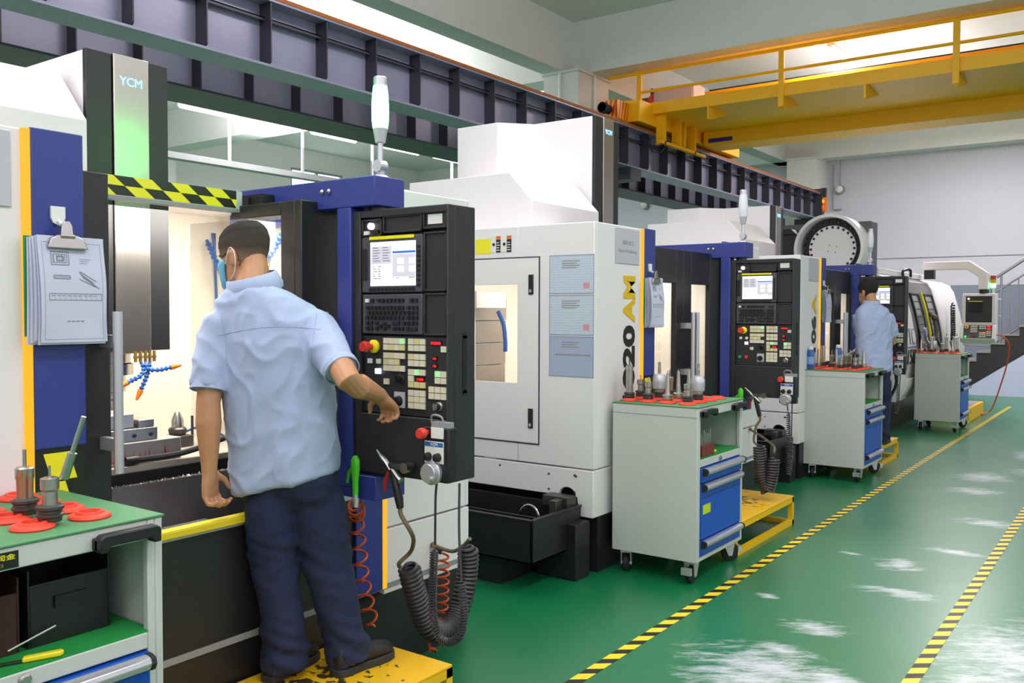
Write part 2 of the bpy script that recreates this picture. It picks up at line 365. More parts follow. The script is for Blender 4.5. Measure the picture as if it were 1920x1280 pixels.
# fluorescent tubes of the neighbouring bay, each hanging below the slab
def tube_lamp(loc, L, label, rz=0, group=None, drop=.55):
    t = thing('tube_lamp', label, 'lamp', loc, rz, group)
    MB().box(-.05, .05, -L/2, L/2, .025, .06).box(-.02, .02, -L/2-.03, -L/2, 0, .06).box(-.02, .02, L/2, L/2+.03, 0, .06).obj('fitting', WHITEP, t)
    MB().cyl((0, -L/2, 0), (0, L/2, 0), .026, n=10).obj('tube', TUBEM, t)
    MB().cyl((0, -L*.35, .06), (0, -L*.35, drop), .003, n=6).obj('hanger', BLACK, t)
    MB().cyl((0, L*.35, .06), (0, L*.35, drop), .003, n=6).obj('hanger', BLACK, t)
    return t
for x, y, l in ((-13.4, 9.6, 'glowing tube lamp beyond the dark runway, right beside the black spindle head'), (-13.3, 12.4, 'glowing tube lamp beyond the runway just before the green signal lamp'),
                (-13.2, 14.2, 'glowing tube lamp beyond the runway right behind the green signal lamp'), (-12.65, 13.95, 'short glimpse of a tube lamp under the runway past the green lamp'),
                (-13.15, 15.8, 'glowing tube lamp between green lamp and the white machine hood'), (-13.05, 17.4, 'tube lamp under the runway touching the white machine hood')):
    tube_lamp((x, y, 5.02), 1.15, l, 0, 'tube lamps of the neighbouring bay', .72)
tube_lamp((-3.98, 12.55, 5.34), .6, 'glowing ceiling lamp above the crane handrail, the farther out of two', 0, 'ceiling lamps over the crane', .4)
tube_lamp((-3.84, 13.4, 5.34), .8, 'glowing ceiling lamp crossing the crane handrail, the lower of two', 0, 'ceiling lamps over the crane', .4)
tube_lamp((-3.9, 18.5, 5.34), .9, 'small ceiling lamp glowing below the yellow crane girder', 0, 'ceiling lamps over the crane', .4)
# cable tray and pipe in the neighbouring bay
t = thing('cable_tray', 'grey cable tray hanging across the neighbouring bay behind the tape bar', 'tray')
MB().box(-12.95, -12.75, 5, 19, 4.02, 4.12).obj('channel', GREY, t)
for y in (7.0, 9.6, 11.2, 13.0, 15.5): MB().box(-12.87, -12.83, y-.02, y+.02, 4.12, 5.75).obj('hanger', GREY, t)
# wall lamps (round, caged) on the far wall
for x, z, l in ((-5.84, 4.34, 'round caged wall lamp high beside the far pillar'), (-10.7, 4.3, 'round caged wall lamp under the runway behind the tall white hood')):
    t = thing('wall_lamp', l, 'lamp', (x, 20.65, z), 0, 'round wall lamps')
    MB().lathe([(.09, 0), (.1, .03), (.1, .06)], (0, .05, 0), (0, -1, 0)).obj('base', GREY, t)
    MB().sph((0, -.08, 0), .085, 12).obj('bulb', WHITEP, t)
    MB().cyl((0, 0, .08), (0, 0, .8), .01, n=6).obj('conduit', GREY, t)

# ---------------------------------------------------------------- crane runways
def runway(x, z0, z1, label, sgn=1, ys=(-1, 19.35), first=.58, rail=True, fw=.16):
    t = thing('runway_beam', label, 'beam')
    a, b = ys; zl = z0+.02; zh = z1-.045
    MB().box(x-.012, x+.012, a, b, zl, zh).obj('web', BEAM, t)
    MB().box(x-fw, x+fw, a, b, z0, zl).obj('bottom_flange', BEAM if rail else BEAMD, t)
    MB().box(x-.16, x+.16, a, b, zh, zh+.022).obj('top_flange', BEAM, t)
    MB().box(x+.012, x+.075, a, b, zh-.12, zh-.11).box(x+.065, x+.075, a, b, zh-.14, zh-.11).obj('angle_rib', BEAMD, t)
    if rail: MB().box(x-.03, x+.03, a, b, zh+.022, z1+.05).box(x-.16, x+.165, a, b, zh+.018, zh+.05).obj('rail', RAIL, t)
    s = MB(); h = .012
    s.prism([(x+.012, zh), (x+.15, zh), (x+.15, zl+h+.02), (x+.13, zl+h), (x+.012, zl+h)], 'y', -.006, .006)
    me = s.mesh('stiffener', BEAMD)
    y = first
    while y < b-.2:
        inst('stiffener', me, t, (0, y, 0)); y += .6
    if rail:
        c = MB().box(x+.03, x+.1, -.03, .03, zh+.024, zh+.06).cyl((x+.065, 0, zh+.05), (x+.065, 0, zh+.085), .012, n=6).mesh('rail_clip', RAIL); y = .9
        while y < b:
            inst('rail_clip', c, t, (0, y, 0)); y += 1.2
    return t
t = runway(-6.0, 3.56, 4.13, 'dark steel crane runway with brown rail on top crossing above the machines')
MB().box(-6.22, -5.8, 19.2, 19.36, 3.5, 4.2).obj('end_plate', BEAMD, t)
for y in (10.85, 18.95): MB().box(-6.9 if y < 15 else -6.3, -5.85, y, y+.3, 3.4, 3.56).obj('bracket', BEAMD, t)
t = runway(-7.5, 3.62, 4.2, 'second dark runway beam behind and below the rail topped one', first=.98, rail=False, fw=.3)
MB().box(-7.55, -7.0, 10.85, 11.15, 3.45, 3.62).obj('bracket', BEAMD, t)
MB().box(-7.7, -6.6, 18.95, 19.25, 3.45, 3.62).obj('bracket', BEAMD, t)
# small signal box on the runway end
t = thing('signal_box', 'small orange signal box with amber and red lights on runway end', 'signal', (-5.8, 19.3, 3.72))
MB().box(-.065, .065, -.06, .06, 0, .3).obj('housing', mat('signal_orange', 'd9791c', .5), t)
MB().sph((0, -.06, .215), .04, 10).obj('amber_light', ORLED, t); MB().sph((0, -.06, .09), .04, 10).obj('red_light', REDLED, t)
MB().box(-.05, .05, -.03, .07, .3, .5).obj('bracket', BEAMD, t)

# ---------------------------------------------------------------- overhead crane
t = thing('overhead_crane', 'yellow overhead crane girder with railed walkway spanning the aisle', 'crane')
MB().box(-5.75, 8.8, 13.0, 13.55, 4.15, 4.98).obj('girder', YELC, t, .01)
MB().box(-5.75, 8.8, 13.2, 13.3, 4.98, 5.05).obj('trolley_rail', BEAMD, t)
MB().box(-6.3, 8.8, 11.4, 13.0, 4.36, 4.385).obj('walkway_plate', YELC, t)
MB().box(-6.3, 8.8, 11.385, 11.4, 4.36, 4.52).obj('toe_board', YELC, t)
g = MB().prism([(11.40, 4.36), (11.40, 4.2), (11.43, 4.19), (12.0, 4.345), (12.0, 4.36)], 'x', -.012, .012).mesh('gusset', YELC)
p = MB().box(-.035, .035, -.02, .02, 4.22, 4.95).mesh('rail_post', YELC)
for i in range(8):
    inst('rail_post', p, t, (-6.0+2.03*i, 11.37, 0)); inst('gusset', g, t, (-6.0+2.03*i, 0, 0)); inst('gusset', g, t, (-4.98+2.03*i, 0, 0))
MB().cyl((-6.5, 11.37, 4.95), (8.8, 11.37, 4.95), .024, n=10).obj('top_rail', YELC, t)
MB().cyl((-6.0, 11.37, 4.68), (8.8, 11.37, 4.68), .02, n=10).obj('middle_rail', YELC, t)
MB().box(-6.2, -5.8, 11.0, 14.6, 4.2, 4.5).obj('end_carriage', YELC, t, .01)
for y in (11.3, 14.3): MB().cyl((-6.06, y, 4.24), (-5.94, y, 4.24), .1, n=20).obj('wheel', DARKM, t)
s = MB()
s.box(-6.22, -5.97, 10.68, 11.0, 4.2, 4.46)
e = s.obj('striped_end_stop', YELC, t, .008)
k = MB()
for i in range(4):
    x = -6.21+.07*i; k.poly([(x, 10.677, 4.205), (x+.035, 10.677, 4.205), (min(x+.1, -5.97), 10.677, 4.455), (min(x+.065, -5.98), 10.677, 4.455)])
    y = 10.7+.075*i; k.poly([(-5.967, y, 4.205), (-5.967, y+.035, 4.205), (-5.967, min(y+.1, 11), 4.455), (-5.967, min(y+.065, 10.99), 4.455)])
k.obj('red_stripe', BRED, e)
MB().cyl((-6.1, 10.68, 4.33), (-6.1, 10.5, 4.33), .06).cyl((-6.1, 10.56, 4.33), (-6.1, 10.5, 4.33), .075).obj('buffer', RUBBER, e)
MB().cyl((-6.6, 12.2, 4.7), (-6.25, 12.2, 4.7), .11, n=16).box(-6.55, -6.3, 12.1, 12.3, 4.5, 4.62).obj('travel_motor', mat('motor_green', '4e6a5a', .5), t)
MB().box(-5.8, -5.66, 11.5, 11.54, 3.95, 4.36).box(-5.8, -5.66, 12.5, 12.54, 3.95, 4.36).box(-5.72, -5.66, 11.4, 12.9, 3.95, 3.99).box(-5.8, -5.66, 12.0, 12.04, 4.0, 4.36).box(-5.8, -5.66, 12.15, 12.19, 4.0, 4.36).obj('guide_frame', YELC, t)
MB().box(-5.66, -5.28, 12.985, 13.0, 4.19, 4.25).obj('name_plate', mat('plate_blue', '1d2a8c', .4), t)
MB().tube(spline([(-5.75, 11.2, 4.0), (-5.78, 11.35, 3.84), (-5.75, 11.55, 3.86), (-5.72, 11.7, 4.0)]), .012).obj('cable_loop', DARK, t)
t = thing('electrical_cabinet', 'pale grey electrical cabinet on the crane walkway', 'cabinet', (-5.83, 12.3, 4.385))
MB().box(-.32, .32, -.2, .2, .0, .52).obj('body', LGREY, t, .008); MB().box(-.3, .3, -.212, -.2, .02, .5).obj('door', LGREY, t, .004)
MB().cyl((.22, -.212, .26), (.22, -.235, .26), .02).obj('lock', DARKM, t)
t = thing('fire_extinguisher', 'red fire extinguisher standing beside the grey crane cabinet', 'extinguisher', (-6.2, 12.15, 4.385))
MB().lathe([(.06, 0), (.075, .02), (.075, .34), (.05, .41), (.025, .43), (.025, .46)], n=16).obj('cylinder', BRED, t)
MB().lathe([(.0765, .12), (.0765, .22)], n=16, cap=False).obj('white_band', WHITEP, t)
MB().box(-.015, .015, -.02, .1, .46, .5).cyl((0, 0, .46), (0, 0, .54), .018, n=8).obj('valve', DARK, t)
# ---------------------------------------------------------------- milling machines
XF = -2.75
def checks(mb, o, ux, uy, cols, rows, cw, ch, lean, m0, m1, nrm=.0):
    """rows of leaning parallelograms, alternately m0 / m1"""
    o = Vec(o); ux = Vec(ux); uy = Vec(uy)
    for r in range(rows):
        for c in range(cols):
            def P(a, b): return o+ux*max(0, min(cols*cw, a+lean*(b-0)/ch*(1)))+uy*b
            y0, y1 = r*ch, (r+1)*ch
            f = lambda a, b: o+ux*min(cols*cw, max(0, a-lean*((b-r*ch)/ch)))+uy*b
            x0 = c*cw+(lean*.0)+(cw*.6 if r % 2 else 0); x1 = x0+cw
            mb.poly([f(x0, y0), f(x1, y0), f(x1, y1), f(x0, y1)], m0 if (c+r) % 2 else m1)
BTN_A = [(c, r) for r in ((90), (146)) for c in (355, 401, 448, 497)]
def panel(t, y, x0, x1, z0, z1, green_on):
    """the operator panel: a thick black housing with its face towards -y"""
    W = x1-x0; H = z1-z0
    U = lambda u: x0+W*u
    Z = lambda v: z1-H*v
    def uv(X, Y): return ((640+X/4.571-658)/182, (620+Y/4.571-392)/513)
    fr = MB()
    fr.box(x0, U(.095), y, y+.04, z0, z1).box(U(.985), x1, y, y+.04, z0, z1).box(U(.095), U(.985), y, y+.04, Z(.028), z1).box(U(.095), U(.985), y, y+.04, z0, Z(.772))
    fr.box(x0, x1, y+.04, y+.16, z0, z1)
    p = fr.obj('control_panel', PANELB, t, .006)
    MB().box(x1-.001, x1+.002, y+.085, y+.11, Z(.68), Z(.47)).cyl((x1-.001, y+.0975, Z(.68)), (x1+.002, y+.0975, Z(.68)), .0125).cyl((x1-.001, y+.0975, Z(.47)), (x1+.002, y+.0975, Z(.47)), .0125).obj('side_slot', mat('slot_black', '060606', .6) if 'slot_black' not in bpy.data.materials else bpy.data.materials['slot_black'], p)
    MB().box(x1-.07, x1-.07+.02, y+.16, y+.2, z0+.1, z1-.1).obj('back_rib', PANELB, p)
    # recessed blank cells
    def cell(a, b, c, d, m=PANELB):
        q = MB(); e = .008
        q.box(U(a), U(b), y+.012, y+.04, Z(d), Z(c))
        q.box(U(a), U(b), y+.004, y+.012, Z(c)-e, Z(c)).box(U(a), U(b), y+.004, y+.012, Z(d), Z(d)+e).box(U(a), U(a)+e, y+.004, y+.012, Z(d), Z(c)).box(U(b)-e, U(b), y+.004, y+.012, Z(d), Z(c))
        return q.obj('blank_cell', m, p, .002)
    cell(.1, .318, .033, .098); cell(.33, .735, .024, .09); cell(.745, .98, .018, .084)
    cell(.75, .98, .095, .31); cell(.75, .98, .316, .47)
    yb = y+.012
    MB().cyl((U(.205), yb, Z(.06)), (U(.205), y-.002, Z(.06)), .013).obj('power_light', WLAMP, p)
    MB().box(U(.13), U(.18), y+.002, yb, Z(.092), Z(.078)).obj('white_button', KEYW, p); MB().box(U(.235), U(.285), y+.002, yb, Z(.09), Z(.075)).obj('black_button', DARK, p)
    MB().box(U(.79), U(.93), y+.009, yb+.001, Z(.067), Z(.032)).obj('maker_label', KEYW, p)
    # display unit
    MB().box(U(.1), U(.74), y+.006, y+.04, Z(.312), Z(.1)).obj('display_frame', PANELG, p, .004)
    MB().box(U(.19), U(.66), y+.002, y+.006, Z(.112), Z(.1)).obj('yellow_strip', TYEL, p)
    MB().box(U(.105), U(.165), y+.003, y+.006, Z(.265), Z(.145)).obj('card_slot', DARK, p, .002)
    s = MB(); a, b, c, d = .2, .675, .122, .287
    SU = lambda u: U(a+(b-a)*u); SZ = lambda v: Z(c+(d-c)*v); ys = y+.0035
    s.box(SU(0), SU(1), ys, y+.006, SZ(1), SZ(0), 0)
    def q(u0, u1, v0, v1, m, k=1): s.poly([(SU(u0), ys-.0003*k, SZ(v1)), (SU(u1), ys-.0003*k, SZ(v1)), (SU(u1), ys-.0003*k, SZ(v0)), (SU(u0), ys-.0003*k, SZ(v0))], m)
    q(0, 1, 0, .055, 3); q(.02, .48, .1, .5, 2); q(.5, 1, .22, .27, 1); q(.5, 1, .29, .84, 2); q(.0, 1, .92, 1, 3); q(.02, .48, .52, .9, 3)
    for (u, v) in ((.61, .38), (.86, .38), (.61, .56), (.86, .56)): q(u, u+.14, v, v+.13, 3, 2)
    q(.61, .75, .665, .695, 4, 2); q(.52, 1, .8, .84, 3, 2); q(.85, .99, .805, .83, 5, 3); q(.58, .65, .81, .83, 6, 3)
    for i in range(6):
        for k in range(2): q(.06+.22*k, .18+.22*k+.02*(i % 3), .12+.06*i, .14+.06*i, 6, 2)
        q(.06, .1+.03*(i % 3), .55+.055*i, .57+.055*i, 6, 2); q(.17, .25-.02*(i % 2), .55+.055*i, .57+.055*i, 6, 2)
    s.obj('screen', [SCRW, SCRB, SCRG, SCRL, SCRY, SCRN, SCRT], p, sm=0)
    k = MB()
    for i in range(12): k.box(U(.185+.041*i), U(.185+.041*i+.026), y+.002, y+.006, Z(.306), Z(.294))
    for i in range(9): k.box(U(.69), U(.718), y+.002, y+.006, Z(.14+.0175*i+.011), Z(.14+.0175*i))
    k.obj('soft_keys', DARK, p, kind='stuff')
    # keyboard unit
    MB().box(U(.105), U(.74), y+.006, y+.04, Z(.468), Z(.318)).obj('keyboard_plate', PANELG, p, .004)
    k = MB()
    def key(i, j, n=1): k.box(U(.15+.0415*i), U(.15+.0415*i+.031*n+.0105*(n-1)), y-.001, y+.006, Z(.335+.0186*j+.013), Z(.335+.0186*j))
    for i in (1.3, 3, 4, 5, 6, 7, 8, 9, 11.3, 12.4): key(i, 0)
    for j in (1.5, 2.5, 3.5):
        for i in range(10): key(i+(.3 if j == 2.5 else 0), j)
        for i in (10.5, 11.5, 12.5): key(i, j)
    for i in (0, 1, 2.5, 9.4, 10.4, 11.4, 12.4): key(i, 4.6)
    for i in (0, 1, 2.5, 4.5, 7, 8, 9, 10.4): key(i, 5.7)
    key(3.5, 5.2); key(5.5, 5.2); key(4.5, 4.7); key(11.3, 5.7, 2); key(7, 4.6, 2)
    k.obj('keyboard_keys', DARK, p, kind='stuff')
    MB().box(U(.15), U(.185), y-.002, y+.006, Z(.349), Z(.335)).obj('white_key', KEYW, p)
    # button field
    MB().box(U(.1), U(.985), y+.014, y+.04, Z(.768), Z(.476)).obj('button_plate', PANELB, p)
    bw = 45/4.571/182*W; bh = 50/4.571/513*H
    me = [MB().box(0, bw, -.006, .0, -bh, 0).mesh('cream_button', [m]) for m in (KEYC, mat('key_tan', 'd0c48e', .45) if 'key_tan' not in bpy.data.materials else bpy.data.materials['key_tan'], mat('key_lit', 'b9e0ae', .45, emit='7fff80', es=.25) if 'key_lit' not in bpy.data.materials else bpy.data.materials['key_lit'])]
    A = []
    for Y, n in ((90, 4), (146, 4), (219, 4), (275, 3), (330, 4)): A += [(355+47*i, Y) for i in range(n)]
    for Y in (90, 146, 222, 278, 355, 463, 535, 590, 645): A += [(572+49*i, Y) for i in range(3)]
    A += [(572, 410), (357, 450), (845, 148)]+[(796+50*i, Y) for i in range(2) for Y in (360, 416)]+[(745+50*i, Y) for i in range(3) for Y in (494, 550)]
    tan = {(402, 146), (496, 146), (402, 219), (355, 275), (449, 275), (572, 222), (621, 90), (572, 463), (621, 463), (670, 463)}; lit = {(496, 90), (621, 355), (796, 360)}
    for X, Y in A:
        u, v = uv(X, Y); inst('cream_button', me[2 if (X, Y) in lit else 1 if (X, Y) in tan else 0], p, (U(u), y+.014, Z(v)))
    for X, Y, w_, h_ in ((757, 103, 91, 42), (775, 237, 37, 36), (775, 300, 37, 36), (643, 420, 63, 40)):
        u, v = uv(X, Y); MB().box(U(u), U(u)+w_/4.571/182*W, y+.01, y+.014, Z(v)-h_/4.571/513*H, Z(v)).obj('digit_window', mat('digit_dark', '3a0306', .3) if 'digit_dark' not in bpy.data.materials else bpy.data.materials['digit_dark'], p)
        n = {91: '5000', 37: '0', 63: '100'}[w_]
        text('digits', n, DIGIT, p, (U(u)+.003, y+.0098, Z(v)-h_/4.571/513*H+.004), (1, 0, 0), (0, 0, 1), w_/4.571/182*W-.006, h_/4.571/513*H-.008, .0008, .02)
    def rnd(nm, X, Y, r, d, m, m2=None):
        u, v = uv(X, Y); return MB().lathe([(r, 0), (r, d*.8), (r*.85, d)], (U(u), y+.014, Z(v)), (0, -1, 0)).obj(nm, m, p)
    rnd('yellow_collar', 270, 168, .026, .012, TYEL)
    u, v = uv(262, 168)
    MB().lathe([(.011, 0), (.011, .03), (.02, .032), (.022, .05), (.018, .06)], (U(u)-.002, y+.012, Z(v)), (0, -1, 0)).obj('emergency_stop', BRED, p)
    for X, Y in ((218, 278), (296, 278)):
        u, v = uv(X, Y); MB().box(U(u), U(u)+.018, y+.004, y+.014, Z(v)-.018, Z(v)).obj('small_button', KEYW, p)
    u, v = uv(290, 364); MB().box(U(u), U(u)+.022, y+.002, y+.014, Z(v)-.02, Z(v)).obj('lit_button', WLAMP, p)
    if green_on: rnd('start_button', 222, 625, .013, .012, GREEN2)
    else: rnd('start_button', 222, 625, .013, .012, mat('button_green', '1a8f6a', .35) if 'button_green' not in bpy.data.materials else bpy.data.materials['button_green'])
    rnd('stop_button', 310, 625, .013, .012, BRED)
    for X, Y in ((500, 445), (825, 660)):
        u, v = uv(X, Y); MB().lathe([(.02, 0), (.018, .004), (.013, .006), (.012, .026)], (U(u), y+.014, Z(v)), (0, -1, 0)).box(U(u)-.003, U(u)+.003, y-.018, y, Z(v)-.014, Z(v)+.014).obj('rotary_knob', DARK if X < 800 else CHROME, p)
    u, v = uv(452, 560); MB().box(U(u), U(u)+.052, y+.008, y+.014, Z(v)-.06, Z(v)).obj('override_plate', LGREY, p)
    MB().lathe([(.02, 0), (.016, .02)], (U(u)+.024, y+.008, Z(v)-.034), (0, -1, 0)).obj('override_knob', DARK, p)
    return p

def mill(yc, top, label, open_doors=0.0, px=.13, pw=.48, arm=.25, green=False):
    t = thing('machining_centre', label, 'machine', (XF, yc, 0), 0, None)
    # white cabinet: side wall with a service door and its window, skirt, columns, roof
    s = MB()
    for sg in (-1, 1):
        y0, y1 = (-1.365, -1.335) if sg < 0 else (1.335, 1.365)
        if sg < 0:
            s.box(-1.9, -.97, y0, y1, .64, 2.14).box(-.56, 0, y0, y1, .64, 2.14).box(-.97, -.56, y0, y1, 1.77, 2.14).box(-.97, -.56, y0, y1, .64, 1.14)
        else: s.box(-1.9, 0, y0, y1, .64, 2.14)
        s.box(-.03, 0, sg*.765, sg*1.34, .64, 2.14)
    s.box(-1.93, -1.9, -1.365, 1.365, .35, 2.14)
    s.box(-1.89, -1.0, -1.33, 1.33, 2.108, 2.138).box(-1.0, -.032, -1.33, -.72, 2.108, 2.138).box(-1.0, -.032, .72, 1.33, 2.108, 2.138)
    s.obj('cabinet', WHITE, t, .006)
    k = MB(); arc = [(-.185+.062*math.cos(a), .46+.055*math.sin(a)) for a in [R(180-15*i) for i in range(13)]]
    k.prism([(-1.9, .46)]+arc+[(-.115, .46), (-.1, .345), (0, .345), (0, .632), (-1.9, .632)], 'y', -1.365, -1.335)
    k.box(-.03, 0, -1.337, -.765, .345, .632).obj('skirt', WHITE, t, .004)
    MB().box(-.03, 0, .765, 1.337, .345, .632).box(-1.9, 0, 1.335, 1.365, .345, .632).obj('skirt', WHITE, t, .004)
    b = MB()
    for x, z in ((-.7, .6), (-.32, .585), (-.13, .595), (-.12, .59), (-.32, .49), (-.13, .49)): b.cyl((x, -1.363, z), (x, -1.369, z), .007, n=8)
    b.obj('skirt_screws', DARKM, t, kind='stuff')
    d = MB(); yd = -1.365
    d.box(-1.15, -.97, yd-.008, yd, .768, 1.935).box(-.56, -.40, yd-.008, yd, .768, 1.935).box(-.97, -.56, yd-.008, yd, 1.77, 1.935).box(-.97, -.56, yd-.008, yd, .768, 1.14)
    d = d.obj('service_door', WHITE, t)
    MB().box(-.398, -.393, yd-.004, yd+.001, .762, 1.94).box(-1.15, -.393, yd-.004, yd+.001, .757, .763).box(-1.15, -.393, yd-.004, yd+.001, 1.937, 1.943).obj('door_gap', DARK, d)
    for z in (.86, 1.705):
        MB().box(-.472, -.436, yd-.016, yd-.008, z, z+.125).obj('latch', DARK, d, .003); MB().cyl((-.454, yd-.014, z+.022), (-.454, yd-.02, z+.022), .011).obj('key_cylinder', CHROME, d)
    MB().box(-.97, -.56, yd+.008, yd+.014, 1.14, 1.77).obj('door_window', GLASS, d)
    MB().box(-.905, -.78, yd-.002, yd+.001, 1.972, 2.07).obj('yellow_sticker', TYEL, t)
    l = MB(); l.box(-.78, -.615, yd-.002, yd+.001, 1.978, 2.085, 0)
    for i in range(2):
        x = -.735+.085*i; l.box(x, x+.035, yd-.0028, yd, 1.978, 2.062, 1).box(x, x+.035, yd-.0028, yd, 2.064, 2.084, 2); l.cyl((x-.02, yd-.0028, 2.03), (x-.02, yd-.001, 2.03), .011, n=10, m=1)
        for j in range(4): l.box(x+.004, x+.03-.006*(j % 2), yd-.0034, yd, 1.99+.016*j, 1.996+.016*j, 0)
    l.obj('warning_label', [KEYW, DARK, ORLED if False else mat('label_orange', 'e2672a', .5) if 'label_orange' not in bpy.data.materials else bpy.data.materials['label_orange']], t)
    # tier on the roof and the tall column hood
    z = 2.14
    for sg in (-1,):
        MB().prism([(-.65, z), (-.65, 2.338), (-.84, 2.54), (-1.75, 2.54), (-1.75, z)], 'y', sg*1.08, sg*.205).obj('roof_tier', WHITE, t, .004)
    h = MB()
    h.prism([(-.725, -.18), (-1.25, -.18), (-1.45, -.4), (-1.85, -.4), (-1.85, .4), (-1.45, .4), (-1.25, .18), (-.725, .18)], 'z', 2.145, top)
    h = h.obj('column_hood', WHITE, t, .004)
    zb = top-1.2
    MB().box(-1.1, -.725, -.17, .17, zb, 2.145).obj('head_casting', BLACK, t)
    MB().box(-.725, -.70, -.18, -.072, zb, top+.004).box(-.725, -.70, .088, .18, zb, top+.004).box(-.725, -.71, -.072, .088, zb, top).obj('head_cover', mat('gloss_black', '202022', .42) if 'gloss_black' not in bpy.data.materials else bpy.data.materials['gloss_black'], t, .003)
    f = MB().box(-.71, -.69, -.07, .086, zb-.01, top+.006).obj('steel_cover', STEEL, t, .003)
    text('lettering', 'YCM', LOGO, f, (-.689, -.045, top-.115), (0, 1, 0), (0, 0, 1), .098, .035, .002, .0, .0)
    # hidden-away spindle below the head
    n = MB().lathe([(.075, 0), (.075, -.05), (.085, -.055), (.085, -.1), (.055, -.105), (.055, -.17), (.04, -.175), (.04, -.2), (.012, -.21), (.012, -.25)], (-.8, -.03, zb), (0, 0, 1), 24).obj('spindle_nose', CHROME, t)
    # front: amber strips, navy columns, plates
    for sg in (-1, 1):
        a, b = sorted((sg*.747, sg*.772)); lo = .93 if sg < 0 else .375
        MB().box(-.004, .014, a, b, lo, 2.141).obj('light_strip', STRIP, t, .004)
        a, b = sorted((sg*.585, sg*.747)); lo = 1.175 if sg < 0 else .375
        MB().box(-.012, .012, a, b, lo, 2.145).obj('navy_column', NAVY, t, .004)
    c = MB(); c.box(-.012, .006, -.747, -.585, .93, 1.175, 0)
    for i, (yo, zo, f_) in enumerate(((-.72, 1.075, 0), (-.733, .985, 0), (-.747, .935, .04))):
        c.poly([(.0075, yo+.025, zo), (.0075, yo+.105, zo), (.0075, yo+.08, zo+.085), (.0075, yo+.0, zo+.085)], 1)
    c.poly([(.0075, -.64, .99), (.0075, -.587, .985), (.0075, -.587, 1.0), (.0075, -.635, 1.06)], 0)
    c.obj('hazard_column', [TBLK, TYEL], t)
    MB().box(-.03, 0, -.747, -.585, .345, .93).obj('lower_column', BLACK, t)
    MB().box(0, .006, -1.115, -.80, 1.902, 2.125).obj('sign_plate', LGREY, t, .002)
    # hook on the navy column
    hk = MB().prism([(-.692, 1.915), (-.648, 1.915), (-.648, 1.88), (-.656, 1.864), (-.67, 1.858), (-.684, 1.864), (-.692, 1.88)], 'x', .012, .02)
    hk.tube(spline([(.02, -.67, 1.872), (.03, -.67, 1.866), (.034, -.67, 1.858), (.044, -.67, 1.862)]), .005).obj('wall_hook', WHITEP, t)
    # door frame top, apron, sill, base
    MB().box(-.028, -.004, -.585, .585, .0, .80).box(-.16, -.028, -.6, .6, .78, .80).obj('apron', BLACK, t)
    MB().box(-.004, .002, -.75, 1.34, .368, .392).obj('apron_trim', GREY, t)
    MB().prism([(-.03, .80), (-.004, .80), (-.004, .835), (-.03, .84)], 'y', -.6, .6).obj('sill_edge', LGREY, t)
    MB().box(-1.8, -.03, -1.3, 1.335, 0, .345).box(-.03, -.005, .585, 1.34, 0, .345).box(-.03, -.005, -1.3, -.585, 0, .345).obj('base', BLACK, t)
    MB().prism([(-.20, .80), (-.05, .82), (-.17, .98), (-.20, .98)], 'y', -.7, .7).obj('chip_guard', BLACK, t)
    # interior
    i_ = MB(); i_.box(-1.47, -1.45, -1.3, 1.02, .7, 2.11).box(-1.45, -.1, 1.0, 1.02, .7, 2.11).box(-1.45, -.2, -1.3, 1.0, .68, .70).box(-1.45, -.05, .93, 1.0, .7, 1.0)
    i_.obj('inner_lining', CREAM, t)
    MB().box(-1.3, -.75, .94, 1.0, 2.03, 2.12).obj('inner_navy_beam', NAVY, t)
    MB().box(-1.0, -.40, -.75, .8, .95, 1.005).obj('work_table', mat('table_iron', 'b5aca0', .5, .35, var=.15, vscale=20) if 'table_iron' not in bpy.data.materials else bpy.data.materials['table_iron'], t)
    MB().box(-.40, -.385, -.78, .85, .93, .985).box(-1.0, -.4, -.6, .6, .7, .95).obj('table_apron', BLACK, t)
    q = MB()
    for k in range(5): q.box(-1.445+.004*k, -1.41+.004*k, -.95, -.35, .85+.17*k, 1.015+.17*k)
    q.obj('way_cover', STEEL, t, .002)
    MB().box(-1.42, -1.2, -.98, -.62, 1.62, 1.74).box(-1.42, -1.3, -.98, -.86, .8, 1.62).obj('changer_cover', WHITE, t, .006)
    MB().tube(spline([(-1.2, -.72, 1.6), (-1.18, -.68, 1.5), (-1.17, -.67, 1.38), (-1.17, -.67, 1.3)]), .016).obj('inner_hose', LBLUE, t)
    # doors
    def door(y0, y1, wy0, wy1, hy, edge, group_x=-.055):
        x0, x1 = group_x, group_x+.04; z0, z1 = .86, 2.04; wz0, wz1 = 1.09, 1.80
        q = MB().box(x0, x1, y0, wy0, z0, z1).box(x0, x1, wy1, y1, z0, z1).box(x0, x1, wy0, wy1, wz1, z1).box(x0, x1, wy0, wy1, z0, wz0)
        # return leg going into the machine
        ye = y1 if edge > 0 else y0; ya, yb = (ye-.035, ye) if edge > 0 else (ye, ye+.035)
        if o_: q.box(-.14, x0, ya, yb, z0, z1).box(-.46, -.14, ya, yb, 1.985, z1).box(-.46, -.14, ya, yb, z0, .95)
        D = q.obj('door', BLACK, t, .004)
        MB().box(x0+.014, x0+.02, wy0, wy1, wz0, wz1).obj('door_window', GLASS, D)
        if o_: MB().box(-.78, -.14, (ya+yb)/2-.003, (ya+yb)/2+.003, .95, 1.985).obj('return_window', GLASS, D)
        hh = MB().cyl((.075, hy, 1.08), (.075, hy, 1.595), .0155, n=12)
        for z in (1.17, 1.5): hh.box(x1, .075, hy-.012, hy+.012, z-.02, z+.02)
        hh.obj('door_handle', ALU, D)
        return D
    o_ = open_doors
    door(-.62-o_, -.087-o_, -.57-o_, -.205-o_, -.115-o_, 1)
    door(-.083+o_, .60+o_, .05+o_+(.2 if o_ else 0), .385+o_, -.045+o_, -1)
